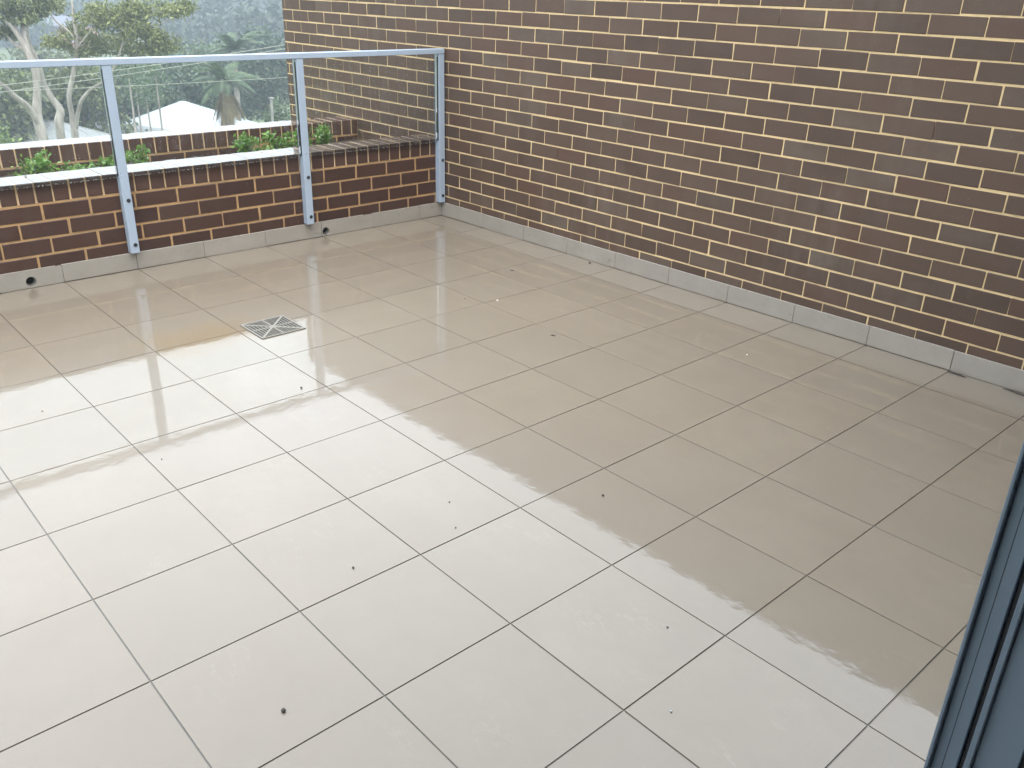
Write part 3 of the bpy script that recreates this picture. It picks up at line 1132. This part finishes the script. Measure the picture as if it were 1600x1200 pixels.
# ------------------------------------------------------------------ forest on the far hill (one mass)
pts, sizes = [], []
for k in range(1500):
    u = NP.uniform(-420, 900)
    d = 235 + 420 * NP.uniform(0, 1) ** 1.3
    if k % 3 == 0:
        u = NP.uniform(225, 900); d = NP.uniform(120, 240)
    q = at(u, 0, d)
    z = ground_z(q.x, q.y)
    h = NP.uniform(7, 13)
    near = d < 300
    pts.append(blob_points((q.x, q.y, z + h * 0.6), (h * 0.24, h * 0.24, h * 0.42), 80 if near else 40, 0.3))
    sizes.append(np.full(80 if near else 40, 0.9 if near else 1.7))
v, f = leaf_quads(np.concatenate(pts), np.concatenate(sizes), 0.7)
add('forest', mesh('forest', v, f, M_forest), kind='stuff', label='hazy wooded hillside far behind everything', category='forest')

# ------------------------------------------------------------------ trees
def gum(name, label, base, branches, clumps, mt, dist, leaf=0.17, dens=1.0, bark=None, group='gum trees beyond the terrace'):
    """branches: lists of (u, v, ddist, radius); clumps: (u, v, ddist, rx, rz) in metres"""
    b = at(base[0], base[1], dist)
    b.z = ground_z(b.x, b.y)
    t = thing(name, label, 'tree', b, group=group)
    br = []
    for k, bp in enumerate(branches):
        p = [at(u, v, dist + dd) for u, v, dd, r in bp]
        rr = [r * 0.78 for *_, r in bp]
        if k == 0:
            q = p[0]
            p = [q.lerp(b, 1.0), q.lerp(b, 0.5), q.lerp(b, 0.25), q.lerp(b, 0.1)] + p; rr = [rr[0] * 1.2, rr[0] * 1.12, rr[0] * 1.06, rr[0] * 1.02] + rr
        br.append((p, rr))
    trunk_obj(br, bark or M_bark, t, 8)
    cl = []
    for u, v, dd, rx, rz in clumps:
        c = at(u, v, dist + dd)
        rx *= 0.86; rz *= 0.9
        # each clump is several tight tufts with air between them
        for tf in blob_points(tuple(c), (rx, rx, rz), int(7 * rx + 4), 0.2):
            ns = int(6 * dens * (0.6 + rx)) + 3
            cl.append(sprays(tuple(tf), (rx * 0.46, rx * 0.46, rz * 0.40), ns, 8, 0.13))
    crown_obj(cl, leaf * 1.05, mt, t, 0.36, 0.6)
    return t


gum('gum_tree', 'twin stemmed pale gum tree leaning left at the far left above the rail', (62, 236), [
    [(64, 205, 0, 0.24), (58, 180, 0, 0.22), (58, 140, 0, 0.17), (54, 105, 0, 0.17), (44, 84, 0, 0.16), (30, 58, 0, 0.12), (16, 40, 0, 0.09), (-6, 22, 0, 0.05)],
    [(44, 84, 0, 0.14), (36, 50, 0.3, 0.10), (34, 25, 0.4, 0.06), (30, -6, 0.5, 0.04)],
    [(63, 198, 0, 0.13), (44, 168, -0.4, 0.16), (22, 150, -0.8, 0.13), (6, 134, -1, 0.10), (-20, 118, -1.2, 0.07)],
    [(40, 78, 0, 0.10), (22, 68, 0.3, 0.07), (10, 55, 0.5, 0.05), (-4, 48, 0.6, 0.035)],
    [(32, 60, 0, 0.08), (22, 36, 0.2, 0.06), (12, 14, 0.3, 0.045), (0, 2, 0.3, 0.03)]],
    [(33, 17, 0.4, 0.9, 0.55), (8, 45, 0.6, 0.5, 0.4), (-12, 20, 0.4, 0.9, 0.6), (50, -4, 0.6, 0.8, 0.4), (18, 2, 0, 0.5, 0.3), (-30, 110, -1.2, 0.9, 0.6)],
    M_gum, 38)
gum('gum_tree', 'pale gum tree with a kinked bare stem standing right of the twin stemmed gum', (94, 236), [
    [(95, 212, 0, 0.21), (92, 190, 0, 0.22), (94, 172, 0, 0.19), (80, 152, 0, 0.15), (68, 128, 0, 0.13), (61, 104, 0, 0.12), (54, 86, 0, 0.11), (46, 68, 0, 0.09), (42, 40, 0, 0.05), (46, 5, 0, 0.035)]],
    [(46, 20, 0, 0.5, 0.35), (58, 6, 0, 0.6, 0.3), (40, -4, 0, 0.6, 0.3)],
    M_gum, 40)
gum('gum_tree', 'spreading pale gum tree with olive crowns left of the left-hand post', (116, 236), [
    [(117, 208, 0, 0.19), (112, 178, 0, 0.13), (108, 150, 0, 0.13), (114, 118, 0, 0.12), (120, 80, 0, 0.12), (120, 58, 0, 0.10), (116, 34, 0, 0.08), (113, 5, 0, 0.05), (110, -14, 0, 0.035)],
    [(120, 66, 0, 0.08), (104, 46, 0.2, 0.055), (88, 34, 0.3, 0.045), (74, 14, 0.4, 0.035), (66, -6, 0.4, 0.025)],
    [(122, 76, 0, 0.08), (134, 58, -0.2, 0.05), (144, 46, -0.4, 0.04), (152, 36, -0.5, 0.03)],
    [(118, 200, 0, 0.13), (122, 176, -0.2, 0.10), (128, 156, -0.4, 0.10), (142, 140, -0.7, 0.08), (160, 128, -1, 0.06), (176, 110, -1.2, 0.05), (188, 80, -1.3, 0.045), (196, 52, -1.4, 0.04), (204, 32, -1.4, 0.03)],
    [(190, 72, -1.3, 0.05), (212, 50, -1.4, 0.04), (236, 40, -1.5, 0.035), (258, 34, -1.5, 0.03), (268, 20, -1.5, 0.02)]],
    [(92, 64, 0.3, 0.72, 0.42), (168, 18, -1, 1.25, 0.55), (205, 12, -1.4, 1.1, 0.55), (190, 34, -1.2, 0.9, 0.4), (148, 28, -0.6, 0.7, 0.35),
     (218, 48, -1.4, 0.8, 0.4), (238, 56, -1.5, 0.85, 0.5), (262, 70, -1.5, 0.5, 0.35), (268, 10, -1.5, 0.8, 0.45), (288, 6, -1.5, 0.35, 0.3),
     (160, 66, 0.6, 0.85, 0.4), (190, 68, 0.8, 0.8, 0.4), (225, 76, -0.8, 0.8, 0.35), (142, 76, 0.2, 0.6, 0.3), (208, 80, 0.6, 0.7, 0.3), (82, 4, 0.4, 0.6, 0.3), (126, 50, 0.4, 0.6, 0.45)],
    M_gum2, 42, 0.17, 1.15)


def tree(label, u, vtop, vbase, dist, width, mt, leaf=0.3, dens=1.0, group='trees beyond the terrace', name='tree', bark=None):
    """ordinary broad tree: trunk with limbs and a crown of several lobes"""
    top, b = at(u, vtop, dist), at(u, vbase, dist)
    b.z = ground_z(b.x, b.y)
    H = top.z - b.z
    t = thing(name, label, 'tree', b, group=group)
    br = [([b, b + Vector((rng.uniform(-.2, .2), rng.uniform(-.2, .2), H * 0.35)), b + Vector((rng.uniform(-.4, .4), rng.uniform(-.4, .4), H * 0.8))], [H * 0.022, H * 0.017, H * 0.006])]
    cl = []
    nl = 9
    for k in range(nl):
        a = 6.283 * k / nl + rng.uniform(-.4, .4)
        rr = width * 0.5 * rng.uniform(0.25, 0.72)
        hz = H * rng.uniform(0.42, 0.86)
        p = b + Vector((math.cos(a) * rr, math.sin(a) * rr, hz))
        br.append(([b + Vector((0, 0, H * rng.uniform(0.2, 0.4))), (b + Vector((0, 0, hz * 0.7))).lerp(p, 0.5), p], [H * 0.01, H * 0.006, H * 0.003]))
        rx = width * rng.uniform(0.2, 0.31)
        cl.append(sprays(tuple(p), (rx, rx, rx * 0.8), int(20 * dens * rx * rx) + 14, 10, leaf * 1.1))
    cl.append(sprays((b.x, b.y, b.z + H * 0.82), (width * 0.25, width * 0.25, H * 0.16), int(16 * dens * width) + 10, 10, leaf * 1.1))
    trunk_obj(br, bark or M_bark2, t, 6)
    crown_obj(cl, leaf, mt, t, 0.6, 0.2)
    return t


TREES = [
    ('dark bushy tree behind the leaning twin stemmed gum at far left', 6, 96, 250, 52, 5.5, M_gum),
    ('dark green tree filling the gap between the two left gums', 78, 98, 250, 56, 5.5, M_dark),
    ('olive green tree behind the spreading gum under the rail', 128, 94, 250, 54, 5.0, M_gum),
    ('dark tree just right of the left-hand post under the rail', 186, 104, 250, 60, 5.2, M_dark),
    ('grey green tree standing left of the white roof', 226, 92, 250, 64, 5.2, M_mid),
    ('dark green tree directly above the white roof', 268, 98, 250, 66, 5.0, M_dark),
    ('mid green tree right of the white roof peak', 312, 92, 250, 68, 4.8, M_mid),
    ('grey green tree rising behind the tall palm', 340, 66, 250, 78, 5.6, M_mid),
    ('large dark evergreen tree beside the end of the brick wall', 428, 40, 250, 72, 7.2, M_dark),
    ('dark evergreen tree between the tall palm and the large evergreen', 394, 82, 250, 76, 4.6, M_dark),
]
for lb, u, vt, vb, d, w, mt_ in TREES:
    tree(lb, u, vt, vb, d, w, mt_)
tree('small round green tree by the timber pole near the brick wall', 436, 152, 236, 50, 2.0, M_mid, 0.2, 2.0)
tree('yellow green bush behind the parapet at the far left edge', 4, 184, 240, 34, 1.7, M_lime, 0.16, 3.0, name='bush')
tree('low olive shrub row above the rail left of the spreading gum', 84, 84, 125, 88, 7.5, M_gum, 0.4)
tree('pale hazy tree beside the distant pink house', 42, 36, 92, 185, 9.0, M_mid, 0.8, 0.35)
tree('hazy tree behind the distant lawn at the left edge', -6, 28, 90, 200, 12.0, M_dark, 0.9, 0.35)
tree('hazy tree right of the distant pink house', 136, 14, 92, 210, 13.0, M_dark, 0.9, 0.35)

# slim bare trunks left of the white roof
for k, (u, vt, d, lb) in enumerate([(200, 110, 50, 'slim pale bare trunk nearest the left-hand post'), (243, 118, 51, 'tall slim pale trunk just left of the white roof'),
                                    (228, 150, 52, 'short slim bare trunk between two taller ones left of the white roof'), (212, 140, 53, 'slim leaning bare trunk in the group left of the white roof')]):
    b = at(u + 3, 236, d); b.z = ground_z(b.x, b.y)
    tp = at(u, vt, d)
    t = thing('slim_trunk_tree', lb, 'tree', b, group='slim bare trunked trees left of the white roof')
    trunk_obj([([b, b.lerp(tp, 0.5) + Vector((0.1, 0.1, 0)), tp], [0.09, 0.07, 0.03])], M_bark, t, 6)
    crown_obj([sprays(tuple(tp), (0.7, 0.7, 0.6), 26, 10, 0.2)], 0.2, M_mid, t)


def palm(label, u, vc, vbase, dist, flen, nf, dead=0, trunk_r=0.16, bark=None):
    c, b = at(u, vc, dist), at(u + 2, vbase, dist)
    b.z = ground_z(b.x, b.y)
    t = thing('palm_tree', label, 'palm', b, group='palm trees')
    mid = b.lerp(c, 0.5) + Vector((0.15, 0.1, 0))
    trunk_obj([([b, mid, c], [trunk_r * 1.3, trunk_r, trunk_r * 0.9])], bark or M_bark3, t, 9)
    for kind in (0, 1):
        n = nf if kind == 0 else dead
        for k in range(n):
            a = 6.283 * k / n + rng.uniform(-.25, .25)
            el = rng.uniform(0.15, 1.25) if kind == 0 else rng.uniform(-1.3, -0.9)
            d = Vector((math.cos(a) * math.cos(el), math.sin(a) * math.cos(el), math.sin(el)))
            L = flen * rng.uniform(0.8, 1.1)
            vv, ff, path = [], [], []
            p = c.copy()
            for s in range(11):
                path.append(p.copy())
                d = (d + Vector((0, 0, -0.15 if kind == 0 else -0.05))).normalized()
                p = p + d * (L / 10)
            side = Vector((-math.sin(a), math.cos(a), 0))
            for s in range(1, 11):
                for q in (0, 0.5):
                    if s == 10 and q: continue
                    base_ = path[s].lerp(path[min(10, s + 1)], q)
                    ll = L * 0.24 * math.sin(math.pi * min(1, 0.18 + (s + q) / 12.5)) + 0.05
                    fd = (path[s] - path[s - 1]).normalized()
                    for sg in (-1, 1):
                        tip = base_ + side * sg * ll * 0.75 + fd * ll * 0.6 + Vector((0, 0, -ll * 0.45))
                        w = fd * 0.055 * L / 2
                        i = len(vv)
                        vv += [base_ - w, base_ + w, tip]
                        ff.append((i, i + 1, i + 2))
            tv, tf = tube(path, [0.03 * (1 - s / 12) for s in range(11)], 4)
            n0 = len(vv)
            vv = [tuple(x - b) for x in vv] + [tuple(Vector(x) - b) for x in tv]
            ff += [tuple(i + n0 for i in x) for x in tf]
            add('frond', mesh('frond', vv, ff, M_palm if kind == 0 else M_palm_dead), t)


palm('tall palm with its head above the rail near the brick wall', 365, 80, 236, 58, 2.1, 18, 0, 0.17)
palm('broad palm with brown hanging fronds just right of the white roof peak', 351, 130, 236, 54, 2.3, 22, 14, 0.27, bark_mat('palm_bark_beige', (0.36, 0.28, 0.19), (0.24, 0.18, 0.12), 6.0))

# ------------------------------------------------------------------ houses
M_roofw = mat('white_metal_roof', (0.50, 0.55, 0.58), 0.4)
M_roofg = mat('grey_sheet_roof', (0.26, 0.27, 0.27), 0.35)
M_wallp = mat('pink_render', (0.62, 0.24, 0.18), 0.8)
M_wallw = mat('white_render', (0.62, 0.62, 0.60), 0.8)
M_win = mat('window_glass', (0.03, 0.035, 0.04), 0.08)
M_wframe = mat('window_frame_white', (0.7, 0.7, 0.7), 0.5)
M_tileroof = mat('grey_roof_tiles', (0.14, 0.145, 0.17), 0.6)


def house_obj(label, center, rotz, wx, wy, wall_h, roof_h, m_wall, m_roof, ridge=0.3, corr=True, windows=(), group=None, over=0.45):
    """hip-roofed house: wall, roof with standing ribs, windows (> frame). center = roof apex point"""
    c = Vector(center)
    zb = c.z - roof_h - wall_h
    t = thing('house', label, 'house', (c.x, c.y, zb), rotz, group)
    g = Geo(); g.box(-wx / 2, wx / 2, -wy / 2, wy / 2, 0, wall_h); g.put([(-wx / 2, -wy / 2, -8), (wx / 2, -wy / 2, -8), (wx / 2, wy / 2, -8), (-wx / 2, wy / 2, -8), (-wx / 2, -wy / 2, 0), (wx / 2, -wy / 2, 0), (wx / 2, wy / 2, 0), (-wx / 2, wy / 2, 0)], [(0, 1, 5, 4), (1, 2, 6, 5), (2, 3, 7, 6), (3, 0, 4, 7)])
    wl_ = g.build('wall', m_wall, t)
    X, Y = wx / 2 + over, wy / 2 + over
    R = ridge * wx / 2
    z0_, z1_ = wall_h + 0.02, wall_h + roof_h
    g = Geo()
    g.put([(-X, -Y, z0_), (X, -Y, z0_), (X, Y, z0_), (-X, Y, z0_), (-R, 0, z1_), (R, 0, z1_),
           (-X, -Y, z0_ - 0.14), (X, -Y, z0_ - 0.14), (X, Y, z0_ - 0.14), (-X, Y, z0_ - 0.14)],
          [(0, 1, 5, 4), (1, 2, 5), (2, 3, 4, 5), (3, 0, 4), (6, 7, 1, 0), (7, 8, 2, 1), (8, 9, 3, 2), (9, 6, 0, 3), (9, 8, 7, 6)])
    rf = g.build('roof', m_roof, t)
    if corr:
        rib = Geo()
        for sgn in (-1, 1):
            n = int(2 * X / 0.6)
            for k in range(1, n):
                x = -X + 2 * X * k / n
                tt = min(1.0, (X - abs(x)) / max(1e-3, X - R))
                a = Vector((x, sgn * Y, z0_ + 0.012)); b = Vector((x, sgn * Y * (1 - tt), z0_ + (z1_ - z0_) * tt + 0.012))
                if (b - a).length > 0.3:
                    rib.tube([a, b], [0.014, 0.014], 4)
            n = int(2 * Y / 0.6)
            for k in range(1, n):
                y = -Y + 2 * Y * k / n
                tt = 1 - abs(y) / Y
                a = Vector((sgn * X, y, z0_ + 0.012)); b = Vector((sgn * (X - (X - R) * tt), y, z0_ + (z1_ - z0_) * tt + 0.012))
                if (b - a).length > 0.3:
                    rib.tube([a, b], [0.014, 0.014], 4)
        rib.build('roof_rib', m_roof, rf)
    hipc = Geo()
    for a, b in (((-X, -Y, z0_), (-R, 0, z1_)), ((X, -Y, z0_), (R, 0, z1_)), ((X, Y, z0_), (R, 0, z1_)), ((-X, Y, z0_), (-R, 0, z1_)), ((-R - 0.01, 0, z1_), (R + 0.01, 0, z1_))):
        hipc.tube([a, b], [0.045, 0.045], 6)
    hipc.build('ridge_cap', m_roof, rf)
    for (side, off, zz, w, h) in windows:
        g = Geo(); f2 = Geo()
        if side == 'x':
            g.box(wx / 2 + 0.002, wx / 2 + 0.03, off - w / 2, off + w / 2, zz, zz + h)
            for q in (-w / 2, 0, w / 2):
                f2.box(wx / 2 + 0.031, wx / 2 + 0.08, off + q - 0.05, off + q + 0.05, zz, zz + h)
            for q in (0, h):
                f2.box(wx / 2 + 0.031, wx / 2 + 0.082, off - w / 2 - 0.05, off + w / 2 + 0.05, zz + q - 0.05, zz + q + 0.05)
        else:
            g.box(off - w / 2, off + w / 2, -wy / 2 - 0.03, -wy / 2 - 0.002, zz, zz + h)
            for q in (-w / 2, 0, w / 2):
                f2.box(off + q - 0.05, off + q + 0.05, -wy / 2 - 0.08, -wy / 2 - 0.031, zz, zz + h)
            for q in (0, h):
                f2.box(off - w / 2 - 0.05, off + w / 2 + 0.05, -wy / 2 - 0.082, -wy / 2 - 0.031, zz + q - 0.05, zz + q + 0.05)
        wo = g.build('window', M_win, t)
        f2.build('window_frame', M_wframe, wo)
    return t, rf, (z0_, z1_, X, Y, R)


hz, rf, (z0_, z1_, X, Y, R) = house_obj('house with a white metal hip roof seen just above the planter coping', at(286, 159, 58), math.radians(30), 8.0, 6.6, 2.7, 1.95, M_wallw, M_roofw, 0.03)
g = Geo(); g.tube([(1.4, -2.0, z0_ + 0.4), (1.4, -2.0, z0_ + 0.85)], [0.06, 0.06], 8); g.tube([(1.2, -2.0, z0_ + 0.85), (1.6, -2.0, z0_ + 0.87)], [0.035, 0.035], 6)
g.build('vent_pipe', mat('vent_dark', (0.08, 0.08, 0.085), 0.5), rf)
house_obj('house with a pale grey roof showing between the gum trunks', at(82, 190, 52), math.radians(20), 8.5, 6.0, 2.6, 1.5, M_wallw, M_roofg, 0.2)
house_obj('long low flat grey roofed building beside the left-hand post', at(190, 201, 55), math.radians(15), 7.0, 7.0, 2.4, 0.35, M_wallw, M_roofg, 0.8, over=0.3)
house_obj('distant pink house with a grey roof seen through the gum branches', at(92, 24, 190), math.radians(25), 9.0, 8.0, 5.2, 1.5, M_wallp, M_tileroof, 0.55, False,
          (('x', -1.8, 2.6, 2.2, 1.5), ('x', 1.8, 2.6, 2.2, 1.5), ('y', 0.0, 2.6, 2.4, 1.5)))
house_obj('distant white house above the pink house', at(92, 6, 225), math.radians(15), 9.0, 8.0, 4.2, 1.2, M_wallw, M_roofg, 0.5, False,
          (('x', -1.6, 1.4, 2.0, 1.6), ('x', 1.8, 1.4, 2.0, 1.6)))

# ------------------------------------------------------------------ timber pole and wires
M_pole = bark_mat('weathered_timber', (0.34, 0.33, 0.30), (0.22, 0.21, 0.19), 5)
b = at(425, 240, 46); b.z = ground_z(b.x, b.y)
tp = at(424, 154, 46)
pl = thing('utility_pole', 'short grey timber pole beside the small round tree', 'pole', b)
g = Geo(); g.tube([(0, 0, 0), tuple(tp - b)], [0.075, 0.065], 10); g.build('shaft', M_pole, pl)
g = Geo(); h_ = (tp - b)
g.bbox(h_.x - 0.10, h_.x + 0.10, h_.y - 0.10, h_.y + 0.10, h_.z, h_.z + 0.05, 0.01); g.build('pole_cap', M_pole, pl)
M_wire = mat('wire_grey', (0.30, 0.30, 0.25), 0.5)
for lb, a, b_, d0, d1, sag in [
        ('upper overhead wire crossing the view and rising to the right', (-40, 136), (470, 62), 30, 34, 0.12),
        ('second overhead wire just below the upper wire', (-40, 147), (470, 68), 30.5, 34.5, 0.12),
        ('lowest overhead wire running nearly level below the others', (90, 138), (470, 118), 31, 35, 0.05)]:
    p0, p1 = at(*a, d0), at(*b_, d1)
    ext = (p1 - p0)
    p0, p1 = p0 - ext * 0.15, p1 + ext * 0.3
    path = [p0.lerp(p1, k / 16) - Vector((0, 0, sag * 4 * (k / 16) * (1 - k / 16))) for k in range(17)]
    g = Geo(); g.tube([p - p0 for p in path], [0.0095] * 17, 5)
    o = g.build('overhead_wire', M_wire, None, label=lb, category='wire')
    o.location = p0
    o['group'] = 'overhead wires'

# ------------------------------------------------------------------ litter on the wet floor
M_litter = mat('dark_leaf_litter', (0.035, 0.028, 0.022), 0.6)
M_pale = mat('pale_chip', (0.72, 0.70, 0.64), 0.5)


def bit(name, label, cat, A, B, pts_r, mt, z=0.002):
    g = Geo()
    p, r = pts_r
    g.tube([Vector(q) for q in p], r, 7)
    for k in range(len(g.v)):
        x = g.v[k]
        g.v[k] = (x[0] + rng.gauss(0, 0.0006), x[1] + rng.gauss(0, 0.0006), max(0.0004, x[2]))
    o = g.build(name, mt, None, smooth=True, label=label, category=cat)
    o.location = (B * T, -A * T, 0.0)
    return o


def nut(s):
    s *= 0.62
    return [(-s, 0, s * .7), (-s * .5, 0.1 * s, s * .8), (s * .4, 0, s * .8), (s, 0, s * .6)], [s * .35, s * .85, s * .8, s * .3]


def twig(l, ang, r=0.003):
    r *= 0.8; l *= 0.85
    c, s = math.cos(ang), math.sin(ang)
    return [(-l * c / 2, -l * s / 2, r), (-l * c * .1, -l * s * .1 + r, r * 1.4), (l * c * .3, l * s * .3, r), (l * c / 2, l * s / 2, r * .7)], [r * .4, r * 1.3, r, r * .3]


bit('twig', 'dark curled leaf lying against the right skirting near its far right joint', 'leaf', 0.37, 9.10, twig(0.10, 0.05, 0.0048), M_litter)
bit('twig', 'dark bent twig on the floor at the right edge below the brick wall', 'twig', 0.36, 9.75, twig(0.15, -0.1, 0.0042), M_litter)
bit('leaf_clump', 'small dark clump of wet leaf beside the right skirting', 'leaf', 0.545, 3.60, nut(0.012), M_litter)
bit('leaf_scrap', 'dark leaf scrap on the tiles below the right end of the balustrade', 'leaf', 1.747, 3.154, twig(0.03, 0.4, 0.003), M_litter)
bit('leaf_scrap', 'tiny dark speck of leaf on the third tile row from the brick wall', 'leaf', 3.10, 3.72, nut(0.005), M_litter)
bit('leaf_scrap', 'small brown leaf scrap in the middle of the tan reflection', 'leaf', 3.12, 5.43, twig(0.03, 0.8, 0.003), M_litter)
bit('seed_pod', 'black and white seed pod on the tan tiles near the reflection edge', 'seed', 5.347, 8.307, nut(0.007), M_litter)
bit('gum_nut', 'round dark gum nut on the pale tiles at the bottom left', 'gum nut', 8.514, 8.727, nut(0.0095), M_litter)
bit('gum_nut', 'small dark gum nut on the bright tiles at lower centre', 'gum nut', 7.47, 7.826, nut(0.006), M_litter)
bit('gum_nut', 'dark gum nut in the bright reflection right of the drain', 'gum nut', 6.223, 4.884, nut(0.008), M_litter)
bit('grit', 'tiny dark grit speck left of the reflection edge', 'grit', 6.393, 7.572, nut(0.004), M_litter)
bit('grit', 'tiny dark grit speck just below another left of the reflection edge', 'grit', 6.583, 7.894, nut(0.004), M_litter)
bit('grit', 'tiny dark grit speck on the bright tiles at lower right', 'grit', 6.23, 9.705, nut(0.004), M_litter)
bit('pebble', 'tiny shiny pebble on the pale tiles at bottom right of centre', 'pebble', 6.798, 10.19, nut(0.005), mat('pebble_grey', (0.3, 0.3, 0.29), 0.2))
bit('paper_scrap', 'small white chip on the tiles near the right skirting', 'chip', 1.759, 7.272, nut(0.005), M_pale)
bit('paper_scrap', 'small white chip on the tiles in front of the right post', 'chip', 2.809, 4.043, twig(0.018, 0.3, 0.003), M_pale)
bit('grit', 'tiny dark grit speck in the bright reflection at the far left', 'grit', 8.41, 3.81, nut(0.004), M_litter)
bit('grit', 'tiny dark grit speck on the reflected rail at left', 'grit', 7.90, 5.43, nut(0.004), M_litter)

# ------------------------------------------------------------------ rain haze over the valley
g = Geo()
g.box(-1250, 180, -800, 1000, -16, 22)
hzm = bpy.data.materials.new('rain_haze')
hzm.use_nodes = True
t = hzm.node_tree
t.nodes.remove(t.nodes['Principled BSDF'])
pv = t.nodes.new('ShaderNodeVolumePrincipled')
pv.inputs['Color'].default_value = (0.37, 0.425, 0.47, 1)
pv.inputs['Density'].default_value = 0.0043
t.links.new(pv.outputs[0], t.nodes['Material Output'].inputs['Volume'])
add('haze', mesh('haze', g.v, g.f, hzm), kind='stuff')
